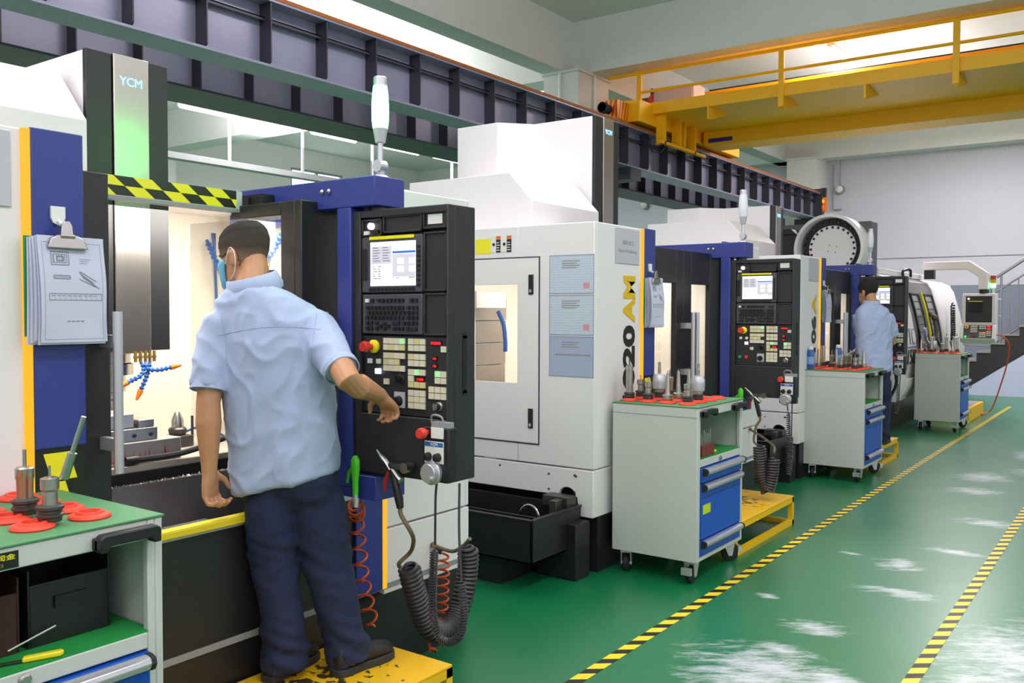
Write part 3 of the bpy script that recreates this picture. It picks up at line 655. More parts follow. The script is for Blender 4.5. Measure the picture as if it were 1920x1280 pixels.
    # arm frame that carries the operator panel
    a = MB(); a.box(-.55, arm, .402, .57, 2.005, 2.12).box(px-.07, px+.006, .402, .48, .90, 2.005).box(px-.07, arm, .405, .57, .86, .955)
    a = a.obj('panel_arm', NAVY, t, .004)
    for xx in (arm-.29, arm-.25): MB().sph((xx, .4, 2.075), .011, 10).obj('arm_screw', CHROME, a)
    panel(t, .415, px, px+pw, .968, 1.988, green)
    MB().cyl((arm-.06, .49, 1.98), (arm-.06, .49, 2.01), .04).obj('panel_pivot', DARKM, a)
    # signal lamp on the arm
    lx, ly, lz = arm-.05, .485, 2.12
    b = MB().cyl((lx, ly, lz), (lx, ly, lz+.01), .036, .032, 18).box(lx-.012, lx+.012, ly-.01, ly+.01, lz+.008, lz+.04).cyl((lx, ly-.02, lz+.048), (lx, ly+.02, lz+.048), .024, n=18).cyl((lx, ly, lz+.06), (lx, ly, lz+.145), .011)
    b = b.obj('signal_lamp', ALU, t)
    MB().lathe([(.02, .14), (.029, .196)], (lx, ly, lz), n=20).obj('lamp_socket', ALU, b); MB().lathe([(.026, .358), (.026, .392), (.022, .396)], (lx, ly, lz), n=20).obj('lamp_cap', ALU, b)
    MB().lathe([(.029, .194), (.033, .225), (.034, .28), (.031, .33), (.027, .36)], (lx, ly, lz), n=22).obj('lamp_lens', GREENL if green else LENS, b)
    if green:
        L = bpy.data.lights.new('signal_glow', 'POINT'); L.energy = 3; L.color = (.01, 1, .06); L.shadow_soft_size = .05; q = bpy.data.objects.new('signal_glow', L); COL.objects.link(q); q.parent = t; q.location = (lx-.07, ly-.05, lz+.28)
    # work light inside the cabinet
    L = bpy.data.lights.new('work_light', 'AREA'); L.shape = 'RECTANGLE'; L.size = .5; L.size_y = 1.6; L.energy = 46 if green else 34; L.color = (1, .94, .86)
    q = bpy.data.objects.new('work_light', L); COL.objects.link(q); q.parent = t; q.location = (-.62, 0 if not open_doors else .1, 2.0); q.rotation_euler = (0, R(18), 0)
    return t

M1 = mill(2.085, 2.63, 'white and navy milling machine with open doors, hazard striped bar and glowing green lamp', .4, .167, .492, .305, True)
M2 = mill(6.02, 3.065, 'white and navy milling machine with closed doors marked 1020AM', 0, .13, .48, .25)
M3 = mill(9.82, 2.765, 'white and navy milling machine marked 106A in front of the tool disc', 0, .07, .48, .22)
for M_ in (M2, M3):
    pass
def vert_text(par, s, m, y0, y1, z0, z1):
    # reads upwards: letters run along +z, their tops face -y
    return text('lettering', s, m, par, (.001, y1, z0), (0, 0, 1), (0, -1, 0), z1-z0, y1-y0, .003, .042)
vert_text(M2, '1020', TBLK, -1.006, -.85, 1.02, 1.512); vert_text(M2, 'AM', mat('letter_yellow', 'dcb412', .45), -1.006, -.85, 1.528, 1.828)
vert_text(M3, '106', TBLK, -1.0, -.86, 1.2, 1.56); vert_text(M3, 'A', bpy.data.materials['letter_yellow'], -1.0, -.86, 1.575, 1.77)
text('lettering', '钢料加工', GREY, M2, (.0065, -1.03, 2.02), (0, 1, 0), (0, 0, 1), .15, .03, .0005)
text('lettering', 'Steel Finishing', GREY, M2, (.0065, -1.08, 1.965), (0, 1, 0), (0, 0, 1), .24, .03, .0005)

# hazard bar and fittings of the open machine
hz = MB(); hz.box(-.43, -.40, -.6, .33, 2.025, 2.1, 0)
n = 5; cw = .135
for r in range(2):
    for c in range(-1, 8):
        x0 = -.28+c*.079+(.045 if r == 0 else 0); f = lambda a, q: (-.3995, max(-.28, min(.3, a-.045*q)), 2.028+.036*(r+q))
        if x0+.079 < -.28 or x0-.045 > .3: continue
        hz.poly([f(x0, 0), f(x0+.079, 0), f(x0+.079, 1), f(x0, 1)], 1 if (c+r) % 2 else 2)
hz.obj('hazard_bar', [LGREY, TYEL, TBLK], M1)
MB().box(-.45, -.398, -.6, .33, 2.012, 2.025).obj('hazard_bar_lip', GREY, M1)
MB().box(-.42, -.28, .34, .44, 2.045, 2.085).box(-.4, -.36, .33, .36, 2.03, 2.075).obj('door_switch', DARK, M1)
# segmented coolant hoses of the open machine
def seghose(pts, r=.0085, par=M1, tip=True, name='coolant_hose'):
    C = spline(pts, 10); m = MB(); acc = 0; m.tube(C, r*.75, 8)
    for a, b in zip(C, C[1:]):
        acc += (b-a).length
        if acc > r*1.9:
            acc = 0; d = (b-a).normalized(); m.lathe([(r*.7, -r*.8), (r*1.25, -r*.2), (r*1.25, r*.3), (r*.7, r*.8)], b, d, 10)
    o = m.obj(name, LBLUE, par)
    if tip:
        d = (C[-1]-C[-2]).normalized(); MB().lathe([(r*1.35, 0), (r*1.35, .012), (r*.6, .045)], C[-1], d, 10).obj('nozzle', ONOZ, o)
    return o
zz = 1.43
m = MB()
for y in (.0, .022, .045, .065, .085): m.cyl((-.67, y, zz), (-.67, y, zz-.045), .007, n=8).cyl((-.67, y, zz-.02), (-.67, y, zz-.03), .0095, n=6)
m.obj('hose_fitting', mat('brass', 'a38a4c', .35, .9), M1)
seghose([(-.67, .022, 1.385), (-.66, .03, 1.36), (-.65, .012, 1.33), (-.65, -.03, 1.312), (-.65, -.05, 1.304)])
seghose([(-.67, .045, 1.385), (-.65, .045, 1.355), (-.64, .09, 1.35), (-.63, .135, 1.358)])
seghose([(-.67, .065, 1.385), (-.66, .05, 1.345), (-.65, .03, 1.31), (-.65, .01, 1.27)])
seghose([(-1.40, .865, 1.975), (-1.35, .865, 1.9), (-1.295, .865, 1.825), (-1.285, .865, 1.81)], .013)
seghose([(-.795, .865, 1.985), (-.815, .865, 1.945), (-.86, .865, 1.895), (-.9, .865, 1.86)], .013)
MB().tube(spline([(-1.44, .93, 2.02), (-1.43, .935, 1.93), (-1.44, .95, 1.73), (-1.43, .95, 1.55), (-1.43, .95, 1.2)]), .007).obj('blue_cable', LBLUE, M1)
MB().tube(spline([(-1.44, .945, 2.02), (-1.445, .95, 1.9), (-1.45, .96, 1.7), (-1.44, .96, 1.4), (-1.44, .96, 1.2)]), .005).obj('dark_cable', DARK, M1)
MB().tube(spline([(-.95, .96, 1.5), (-.93, .96, 1.3), (-.9, .96, 1.1), (-.88, .95, 1.02)]), .006).obj('white_cable', WHITEP, M1)
MB().tube(spline([(-.42, -.16, 1.025), (-.41, .05, 1.03), (-.42, .3, 1.075), (-.5, .55, 1.10)]), .012).obj('rubber_hose', RUBBER, M1)
MB().cyl((-.42, -.2, 1.025), (-.42, -.15, 1.025), .017).obj('hose_end', DARK, M1)
# machine vice with its work piece, and the tool setter, both on the table
t = thing('machine_vice', 'steel machine vice with stepped jaws and red scratched base on the table', 'vice', (XF-.56, 2.085-.16, 1.005))
v = MB().box(-.11, .12, -.3, .215, 0, .085).obj('base', mat('vice_grey', 'a8a29e', .4, .5, var=.1, vscale=20), t, .004)
r_ = MB(); random.seed(3)
for i in range(60):
    y = -.28+.49*random.random(); h = .012+.045*random.random()**2; r_.poly([(.1206, y, .012), (.1206, y+.005, .012), (.1206, y+.003, .012+h)])
r_.obj('red_scratches', mat('scratch_red', 'c62a22', .5), v, sm=0, kind='stuff')
MB().box(-.1, .105, -.3, .12, .085, .135).obj('slide_way', CHROME, t, .003)
for y in (-.22, -.14, -.06, .02, .09): MB().cyl((.105, y, .108), (.109, y, .108), .008, n=10).obj('bolt', DARKM, t)
MB().box(-.09, .09, .05, .115, .135, .165).obj('jaw', CHROME, t, .003); MB().box(-.09, .09, -.3, -.27, .135, .165).obj('jaw', CHROME, t, .003)
MB().box(-.07, .07, -.26, .04, .136, .19).obj('work_piece', ALU, t, .002)
t = thing('tool_setter', 'small steel tool setter with blue cable standing behind the vice', 'gauge', (XF-.72, 2.085+.225, 1.005))
MB().box(-.05, .05, -.045, .045, 0, .05).lathe([(.034, .05), (.04, .075), (.03, .085)]).obj('base', DARKM, t, .003)
MB().lathe([(.026, .083), (.026, .115), (.017, .14), (.012, .15)]).obj('plunger', CHROME, t)
MB().cyl((.02, .06, 0), (.02, .06, .13), .006).obj('rod', DARKM, t)
MB().tube(spline([(.0, .04, .06), (.02, .1, .075), (.05, .17, .045), (.05, .24, -.0)]), .005).obj('cable', LBLUE, t)
tag(MB().box(-2.775, -2.73, 1.53, 2.4, .832, .842).box(-2.752, -2.728, 1.53, 2.4, .815, .838).obj('yellow_edge_strip', mat('strip_yellow', 'd8c21f', .6, bump=.6, scale=50, var=.15), None, .002), 'worn yellow strip laid along the sill of the open machine', 'strip')
for i, (x, l) in enumerate(((-2.80, 'steel rule lying along the sill nearer the yellow strip'), (-2.835, 'steel rule lying on the sill farther inside the machine'))):
    tag(MB().box(x-.012, x+.012, 1.55, 1.98-.03*i, .836+.005*i, .839+.005*i).obj('steel_rule', CHROME), l, 'rule')
ch = MB(); random.seed(5)
for i in range(260):
    x = -2.905-.02*random.random(); y = 1.55+1.1*random.random(); z = .983; s_ = .004+.006*random.random(); a = random.random()*6
    ch.poly([(x, y, z), (x+s_*math.cos(a), y+s_*math.sin(a), z+.002), (x+s_*.6*math.cos(a+1), y+s_*.6*math.sin(a+1), z+s_)])
o = ch.obj('metal_chips', CHROME, None, sm=0, kind='stuff'); tag(o, 'loose metal chips scattered along the chip guard of the open machine', 'chips')

# ---------------------------------------------------------------- papers hung and stuck on the machines
def clipboard(par_y, lab, group, scale=1, yofs=0):
    t = thing('clipboard', lab, 'clipboard', (XF+.032, par_y-.665, 1.84), 0, group)
    MB().box(-.006, 0, -.115, .115, -.32, -.02).obj('board', mat('board_green', '178a52', .5) if 'board_green' not in bpy.data.materials else bpy.data.materials['board_green'], t, .001)
    random.seed(int(par_y*10))
    for i in range(5):
        y0 = -.112+.006*i+.004*random.random(); y1 = .11+.003*i; cur = .004+.004*i; zt = -.025+.002*i; zb_ = -.345+.006*(i % 3); cr = .4+.3*(i % 2)
        def S(f, g, lift=0): return (.002+.0035*i+cur*math.sin(f*2.6)*(1-g*.6)+.012*f*f*g*cr+.003*math.sin(f*9+i)*g+lift, y0+(y1-y0)*g+.008*f*(i-2)*.3, zt+(zb_-zt)*f)
        k = MB(); cols = [[k.b.verts.new(S(a/16, b/8)) for b in range(9)] for a in range(17)]
        for A, B in zip(cols, cols[1:]):
            for b in range(8): k.face([A[b], A[b+1], B[b+1], B[b]])
        o = k.obj('sheet', PAPERW, t, sm=80)
    d = MB()   # lines printed on the top sheet: border, two drawings, title block
    def ln(f0, g0, f1, g1, w=.0035):
        n = 6; df, dg = f1-f0, g1-g0; L = math.hypot(df*1.5, dg); nf, ng = -dg/L*w*.66, df*1.5/L*w
        P = [(f0+df*j/n, g0+dg*j/n) for j in range(n+1)]
        for (fa, ga), (fb, gb) in zip(P, P[1:]): d.poly([S(fa-nf, ga-ng, .0009), S(fb-nf, gb-ng, .0009), S(fb+nf, gb+ng, .0009), S(fa+nf, ga+ng, .0009)])
    def rect(f0, g0, f1, g1, w=.0035): ln(f0, g0, f0, g1, w); ln(f1, g0, f1, g1, w); ln(f0, g0, f1, g0, w); ln(f0, g1, f1, g1, w)
    rect(.06, .06, .97, .94, .002); rect(.15, .18, .27, .44, .006); rect(.17, .21, .25, .41, .004); rect(.19, .27, .23, .36, .008)
    for j in range(5): ln(.17, .22+.04*j, .25, .22+.04*j, .004)
    rect(.37, .2, .40, .44, .006); ln(.385, .2, .385, .44, .003)
    for j in range(6): ln(.33+.018*j, .58+.03*j, .40+.018*j, .66+.045*j, .005)
    ln(.33, .6, .42, .84, .006); ln(.40, .58, .47, .82, .006); ln(.36, .62, .44, .8, .008)
    for j in range(3): ln(.21+.02*j, .6, .21+.02*j, .78-.03*j, .003)
    rect(.54, .12, .60, .92, .004)
    for j in range(9): ln(.56, .15+.08*j, .56, .19+.08*j, .005); ln(.54, .2+.08*j, .6, .2+.08*j, .002)
    for j in range(4): ln(.80, .38+.07*j, .80, .43+.07*j, .007)
    d.obj('drawing_lines', mat('pencil_grey', '7d7f90', .8) if 'pencil_grey' not in bpy.data.materials else bpy.data.materials['pencil_grey'], o, sm=0, kind='stuff')
    c = MB().prism([(-.06, -.055), (.065, -.055), (.05, -.024), (.03, -.015), (-.03, -.015), (-.05, -.024)], 'x', .018, .034)
    c.obj('clip', CHROME, t, .003)
    MB().prism([(-.02, -.02), (.02, -.02), (.016, .015), (.008, .028), (-.008, .028), (-.016, .015)], 'x', .024, .03).cyl((.03, -.022, -.018), (.03, .022, -.018), .008, n=10).obj('clip_lever', CHROME, t, .001)
    return t
clipboard(2.085, 'thick clipboard of drawings hanging beside the vice and amber strip of the open machine', None)
clipboard(6.02, 'clipboard of drawings hanging on the navy column beside the 1020AM lettering', None)
clipboard(9.82, 'clipboard of curled papers hanging beside the 106A lettering', None)
for i, (z0, z1, l) in enumerate(((1.708, 1.945, 'sleeved notice with a red stamp, topmost of three on the white machine side'), (1.455, 1.70, 'sleeved notice with a red stamp, in the middle of three on the machine side'),
                                 (1.20, 1.447, 'darker sleeved notice without stamp, lowest of three on the machine side'))):
    t = thing('notice_sheet', l, 'notice', (-2.91, 4.655, z0), 0, 'notices on the machine side')
    h = z1-z0
    MB().box(-.16, .16, -.0025, -.001, 0, h).obj('sheet', SLEEVE if i < 2 else mat('sleeve_dark', 'a2abc6', .5), t)
    e = MB().box(-.16, .16, -.004, -.0025, 0, .004).box(-.16, .16, -.004, -.0025, h-.004, h).box(-.16, -.156, -.004, -.0025, 0, h).box(.156, .16, -.004, -.0025, 0, h)
    e.obj('sleeve_edge', mat('sleeve_edge_%d' % i, '8f9ab4', .3), t)
    if i < 2: MB().box(.085, .13, -.0034, -.0025, .03, .066).obj('red_stamp', mat('stamp_red_%d' % i, 'd08f9c', .6), t)
    q = MB()
    for k in range(3 if i == 2 else 4): q.box(-.07, .06-.02*(k % 2), -.0032, -.0025, h-.04-.014*k, h-.034-.014*k)
    if i == 2: q.box(-.12, .14, -.0032, -.0025, h*.52, h*.56)
    q.obj('heading_lines', GREY, t, kind='stuff')

# ---------------------------------------------------------------- tool carts
HOLE_X = (.165, .035, -.095, -.225); HOLE_Y = (-.24, -.09, .06, .21)
def cart(loc, label, rz=0, badge=False):
    t = thing('tool_cart', label, 'tool cart', loc, rz, 'tool carts along the striped tape')
    H = 1.04; x0, x1, y0, y1 = -.28, .28, -.35, .35
    s = MB(); s.box(x0, x1, y0, y0+.022, .135, H).box(x0, x1, y1-.022, y1, .135, H).box(x0+.001, x0+.02, y0+.0225, y1-.0225, .135, H-.002).box(x0+.02, x1-.001, y0+.0225, y1-.0225, .135, .16)
    for q in ((y0+.0225, y0+.045), (y1-.045, y1-.0225)): s.box(x1-.025, x1, *q, .1605, H-.001)
    s.box(x1-.025, x1, y0+.0455, y1-.0455, .985, H-.001).box(x1-.025, x1, y0+.0455, y1-.0455, .69, .735)
    s.box(x0+.0205, x1-.0255, y0+.0225, y1-.0225, 1.0, H-.001).box(x0+.0205, x1-.0255, y0+.0225, y1-.0225, .68, .70)
    b = s.obj('body', CARTG, t, .004)
    MB().box(x0, x1-.003, y0-.0012, y0, .982, .986).obj('top_seam', GREY, b)
    MB().box(x0-.004, x1+.004, y0-.004, y1+.004, H, H+.007).obj('top_mat', GRNM, t, .002)
    MB().box(x0+.02, x1-.002, y0+.03, y1-.03, .735, .74).obj('shelf_mat', SHELFG, t)
    MB().box(x0+.02, x0+.024, y0+.03, y1-.03, .70, 1.0).box(x0+.02, x1-.03, y0+.024, y0+.026, .70, 1.0).obj('shelf_shade_sheet', mat('shelf_shadow_grey', '7b8078', .7) if 'shelf_shadow_grey' not in bpy.data.materials else bpy.data.materials['shelf_shadow_grey'], t)  # darker grey sheets put the shelf's inner shade into colour
    for ya, yb in ((y0+.03, y0+.20), (y1-.20, y1-.03)):
        g = MB().prism([(ya, .985), (ya, 1.022), (ya+.012, 1.03), (yb-.012, 1.03), (yb, 1.022), (yb, .985), (yb-.02, .985), (yb-.03, 1.0), (ya+.03, 1.0), (ya+.02, .985)], 'x', x1+.012, x1+.045)
        g.box(x1, x1+.03, ya, ya+.02, .988, 1.02).box(x1, x1+.03, yb-.02, yb, .988, 1.02).obj('grip', DARK, t, .004)
    MB().lathe([(.016, 0), (.016, .004), (.011, .006), (.011, .01)], (x1, y0+.33, .712), (1, 0, 0)).obj('lock', CHROME, t)
    for i, (za, zb_, nm) in enumerate(((.6, .685, 'drawer'), (.265, .592, 'drawer'), (.165, .258, 'drawer'))):
        dx = .006 if i else .012
        f = MB().box(x1-.3, x1+dx, y0+.048, y1-.048, za, zb_).obj(nm, BLUE, t, .002)
        if i == 1: MB().box(x1+dx-.001, x1+dx+.001, y0+.048, y1-.048, .505, .508).obj('drawer_crease', TBLK, f)
        zc = zb_-.022
        h = MB().prism([(x1+dx, zc-.022), (x1+dx+.026, zc-.016), (x1+dx+.034, zc), (x1+dx+.03, zc+.014), (x1+dx+.014, zc+.02), (x1+dx, zc+.02)], 'y', y0+.06, y1-.06).obj('handle', ALU, f, .003)
        for yy in (y0+.05, y1-.062): MB().prism([(x1+dx, zc-.024), (x1+dx+.028, zc-.018), (x1+dx+.037, zc), (x1+dx+.032, zc+.016), (x1+dx+.014, zc+.022), (x1+dx, zc+.022)], 'y', yy, yy+.012).obj('handle_end', DARK, f)
    w = MB().lathe([(.018, -.02), (.04, -.018), (.05, -.01), (.05, .01), (.04, .018), (.018, .02)], (0, 0, .05), (1, 0, 0), 18).mesh('wheel', RUBBER)
    fk = MB().box(-.032, .032, -.03, .05, .118, .135).prism([(-.025, .118), (.045, .118), (.012, .04), (-.012, .04)], 'x', -.032, -.026).prism([(-.025, .118), (.045, .118), (.012, .04), (-.012, .04)], 'x', .026, .032).cyl((-.034, 0, .05), (.034, 0, .05), .009, n=8).mesh('fork', ALU)
    pd = MB().box(-.03, .03, -.075, -.05, .06, .1).mesh('brake_pedal', ALU)
    for (cx, cy, a) in ((x1-.06, y0+.06, 0), (x1-.06, y1-.06, 130), (x0+.07, y0+.06, 20), (x0+.07, y1-.07, -20)):
        c = bpy.data.objects.new('caster', fk); COL.objects.link(c); c.parent = t; c.location = (cx, cy, 0); c.rotation_euler = (0, 0, R(a))
        inst('wheel', w, c)
        if cx > 0: inst('brake_pedal', pd, c)
    rg = MB().lathe([(.052, 0), (.054, .004), (.05, .01), (.036, .013), (.034, .018), (.026, .018), (.024, .006), (.0001, .006)], n=22).mesh('holder_ring', RED)
    for hx in HOLE_X:
        for hy in HOLE_Y: inst('holder_ring', rg, t, (hx, hy, H+.007))
    return t
C1 = cart((-2.465, 1.055, 0), 'tool cart with dark bins and a yellow knife on its shelf, below the clipboard')
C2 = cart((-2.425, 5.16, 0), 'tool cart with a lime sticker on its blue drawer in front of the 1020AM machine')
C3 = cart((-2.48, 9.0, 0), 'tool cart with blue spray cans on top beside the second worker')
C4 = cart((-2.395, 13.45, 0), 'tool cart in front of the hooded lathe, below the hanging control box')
MB().box(.2868, .288, -.28, -.17, .41, .465).obj('lime_sticker', mat('sticker_lime', 'bfd11e', .5), C2)
pb = MB().box(.2802, .282, -.13, -.03, .99, 1.03).obj('maker_plate', TBLK, C1)
text('lettering', 'OA 润金', TYEL, pb, (.2822, -.122, 1.011), (0, 1, 0), (0, 0, 1), .085, .014, .0004, .01)
text('lettering', '75-803', mat('letter_ochre', '8a7418', .5), pb, (.2822, -.115, .996), (0, 1, 0), (0, 0, 1), .05, .008, .0004, .01)

# tool holders standing in the red rings
FL = [(.0, -.003), (.027, -.003), (.029, .008), (.034, .012), (.034, .017), (.029, .02), (.029, .026), (.034, .03), (.034, .037), (.026, .041)]
def holder_kind(kind):
    if kind == 'collet': return [('shank', TOOLM, [(.02, .04), (.021, .09), (.023, .094), (.0235, .12), (.019, .124)]), ('cutter', CHROME, [(.005, .12), (.005, .17)])]
    if kind == 'short': return [('shank', TOOLM, [(.019, .04), (.018, .075), (.0225, .08), (.0225, .108), (.012, .112)]), ('cutter', CHROME, [(.003, .11), (.003, .14)])]
    if kind == 'long': return [('shank', TOOLM, [(.022, .04), (.021, .17), (.0225, .172), (.0225, .205), (.012, .209)]), ('cutter', DARKM, [(.004, .2), (.004, .25)])]
    if kind == 'cone': return [('shank', TOOLM, [(.018, .04), (.015, .06), (.009, .17), (.006, .172)]), ('cutter', CHROME, [(.0035, .17), (.003, .185)])]
    if kind == 'chuck': return [('chuck_body', ALU, [(.026, .04), (.03, .055), (.04, .06), (.042, .1), (.041, .13), (.037, .14), (.036, .15), (.012, .152)]), ('cutter', CHROME, [(.01, .15), (.01, .19), (.0085, .192), (.0085, .225)])]
_hm = {}
def holder(kind, cart_t, hx, hy, label, group, tilt=0):
    loc = cart_t.matrix_basis @ Vec((hx, hy, 1.06))
    t = thing('tool_holder', label, 'tool holder', loc, 0, group)
    if kind not in _hm:
        _hm[kind] = [('flange', MB().lathe(FL, n=24).mesh('flange', DARKM if kind != 'cone' else TOOLM))]+[(n, MB().lathe(p, n=18).mesh(n, m_)) for n, m_, p in holder_kind(kind)]
    for n, me in _hm[kind]: inst(n, me, t)
    return t
G1 = 'tool holders on the cart with bins'; G2 = 'tool holders on the stickered cart'; G3 = 'tool holders on the cart by the second worker'; G4 = 'tool holders on the cart by the lathe'
hx, hy = HOLE_X, HOLE_Y
holder('collet', C1, hx[1], hy[2]+.045, 'steel tool holder standing just below the amber strip on the cart with dark bins', G1)
t = holder('short', C1, hx[0], hy[2]+.045, 'steel tool holder with a loose end mill leaning on it, on the cart with bins', G1)
tag(MB().cyl((0, 0, 0), (.045, .03, .16), .0065, n=12).lathe([(.012, .0), (.012, .07)], (.0, .0, 0), (.045, .03, .16), 12).obj('end_mill', CHROME, loc=(-2.285, 1.19, 1.165)), 'loose long steel end mill leaning against a holder before the hazard checks', 'cutter')
holder('short', C1, hx[0]+.02, hy[1]-.02, 'tool holder at the front edge of the cart with bins, partly cut off', G1)
for k, a, b, l in (('long', 3, 0, 'tallest straight tool holder at the corner of the stickered cart beside the machine'),
                   ('short', 3, 1, 'stubby tool holder behind the tallest one under the number 1020'),
                   ('short', 2, 0, 'short tool holder in front of the amber strip on the stickered cart'),
                   ('chuck', 2, 1, 'bulky milling chuck standing in front of the navy column and hazard checks'),
                   ('cone', 1, 0, 'slim conical tool holder between the chuck and the door handles'),
                   ('collet', 2, 2, 'collet holder with thin drill behind the slim cone, on the stickered cart'),
                   ('cone', 1, 1, 'wider conical tool holder right of the slim cone'),
                   ('short', 0, 0, 'short tool holder at the front corner of the stickered cart, above the grip'),
                   ('cone', 1, 2, 'slim tool holder with a needle point half hidden behind the front chuck'),
                   ('chuck', 0, 1, 'bulky milling chuck beside the aisle on the stickered cart')):
    holder(k, C2, hx[a], hy[b], l, G2)
for k, a, b, l in (('cone', 3, 1, 'conical holder at the foot of the amber strip on the spray can cart'), ('long', 3, 2, 'tall holder between the two spray cans, closer to the strip'),
                   ('collet', 2, 1, 'dark banded collet holder between the two spray cans'), ('cone', 2, 2, 'conical holder just before the second spray can'),
                   ('short', 1, 0, 'short holder at the near edge of the spray can cart below the black cup'), ('collet', 1, 1, 'collet holder under the gloved hand of the second worker'),
                   ('collet', 1, 2, 'second collet holder beside the gloved hand'), ('short', 0, 0, 'short thick holder in front of the worker on the spray can cart'), ('short', 0, 1, 'short holder behind the thick one in front of the worker'),
                   ('cone', 0, 2, 'pointed conical holder by the aisle on the spray can cart')):
    holder(k, C3, hx[a], hy[b], l, G3)
for k, a, b, l in (('cone', 3, 0, 'holder at the inner corner of the lathe cart'), ('collet', 3, 1, 'collet holder beneath the folded white cloth on the lathe cart'), ('long', 2, 0, 'tall holder in the middle of the near row on the lathe cart'),
                   ('chuck', 2, 1, 'milling chuck below the lathe door on the lathe cart'), ('collet', 1, 0, 'collet holder below the black lathe hose on the lathe cart'), ('long', 1, 2, 'tall holder behind, under the lathe window on the lathe cart'),
                   ('cone', 0, 0, 'conical holder at the aisle corner of the lathe cart'), ('long', 0, 1, 'tall holder under the hanging control box on the lathe cart'), ('long', 0, 2, 'rearmost tall holder next to the hanging control box')):
    holder(k, C4, hx[a], hy[b], l, G4)
def can(loc, label):
    t = thing('spray_can', label, 'spray can', loc, 0, 'spray cans on the cart')
    MB().lathe([(.031, 0), (.033, .004), (.033, .17), (.028, .185), (.018, .192)], n=20).obj('can_body', CYAN, t)
    MB().lathe([(.0335, .05), (.0335, .12)], n=20, cap=False).obj('label_band', mat('can_print', '86a8d8', .4, var=.4, vscale=40) if 'can_print' not in bpy.data.materials else bpy.data.materials['can_print'], t)
    MB().lathe([(.024, .19), (.024, .215), (.016, .222)], n=16).obj('cap', WHITEP, t)
can((-2.72, 8.72, 1.0475), 'blue spray can standing left of the amber strip near 106A'); can((-2.62, 9.29, 1.0475), 'blue spray can standing behind the holders before the open door')
t = thing('black_cup', 'black cup with folded rim on the cart by the gloved hand', 'cup', (-2.46, 9.28, 1.0475))
MB().lathe([(.035, 0), (.045, .11), (.045, .13), (.04, .13), (.033, .01), (.0001, .008)], n=20).obj('cup_body', DARK, t)
# things on the cart shelves
def block(loc, label, n=14):
    t = thing('drill_block', label, 'drill block', loc)
    MB().box(-.05, .05, -.09, .09, 0, .07).obj('block', WOODR, t, .003)
    random.seed(n); me = MB().cyl((0, 0, .06), (0, 0, .17), .0035, n=8).mesh('drill_bit', CHROME)
    for i in range(n): inst('drill_bit', me, t, (-.035+.07*(i % 2), -.075+.15*(i//2)/(n//2), -.05*random.random()))
block((-2.208, 5.0, .741), 'red brown block of upright drill bits on the shelf of the stickered cart')
def bin_(loc, sz, label, m_):  # dark bins added to darken the shelf, after vague reddish contents
    t = thing('darkening_bin', label, 'bin', loc, 0, 'bins in the cart shelf'); a, b, h = sz; k = MB(); e = .006
    k.box(-a, a, -b, -b+e, 0, h).box(-a, a, b-e, b, 0, h).box(-a, -a+e, -b+e, b-e, 0, h).box(a-e, a, -b+e, b-e, 0, h*.8).box(-a+e, a-e, -b+e, b-e, 0, e)
    k.obj('bin_body', m_, t, .002); MB().box(a, a+.008, -b*.4, b*.4, h*.45, h*.6).obj('pull', DARK, t); MB().box(-a+e, a-e, -b+e, b-e, e, h*.55).obj('contents', DARKM, t); return t
bin_((-2.42, 1.21, .7405), (.12, .11, .2), 'added black bin darkening the cart shelf behind the yellow knife, beside the corner post', BLACK)
bin_((-2.42, .96, .7405), (.12, .12, .19), 'added red brown bin darkening the cart shelf behind the blue rag bundle', mat('bin_brown', '3a1d16', .6))
for p, l in (((-2.21, 1.09, .741), 'yellow handled knife lying on the green shelf mat in front of the dark bins'), ((-2.2, 5.13, .741), 'yellow handled tool lying on the shelf of the stickered cart')):
    t = thing('utility_knife', l, 'knife', p, 70)
    MB().prism([(-.045, -.008), (.04, -.01), (.05, 0), (.045, .012), (-.04, .01)], 'z', 0, .014).obj('handle', mat('knife_yellow', 'e6d21c', .4) if 'knife_yellow' not in bpy.data.materials else bpy.data.materials['knife_yellow'], t, .004)
    MB().box(-.12, -.045, -.005, .005, .004, .007).obj('blade', DARKM, t)
tag(MB().cyl((-2.3, 1.05, .752), (-2.28, 1.16, .79), .004, n=8).obj('steel_rod', CHROME), 'thin steel rod propped up in front of the dark bins on the cart shelf', 'rod')
t = thing('rag_bundle', 'grey blue rag bundle beside the yellow knife on the cart shelf', 'rag', (-2.26, .96, .7415)); MB().sph((0, 0, .05), .05, 14, sc=(1, 1, 1)).obj('cloth', mat('rag_blue', '4d6078', .9, bump=1, scale=40), t)
t = thing('folded_cloth', 'white blue folded cloth draped at the edge of the lathe cart', 'cloth', (-2.655, 13.55, 1.0475), 20)
m = MB(); rows = []
for i in range(12):
    f = i/11; rows.append([m.b.verts.new((.01+.13*f**2+.01*math.sin(j*1.9+i), -.1+.2*j/7, .33*(1-f)**1.2+.006*math.sin(i*2+j)+.004)) for j in range(8)])
for A, B in zip(rows, rows[1:]):
    for j in range(7): m.face([A[j], A[j+1], B[j+1], B[j]])
o = m.obj('cloth', mat('cloth_white_blue', 'bcc8ea', .9, bump=.3, scale=50), t, sm=80); sd = o.modifiers.new('thick', 'SOLIDIFY'); sd.thickness = .006

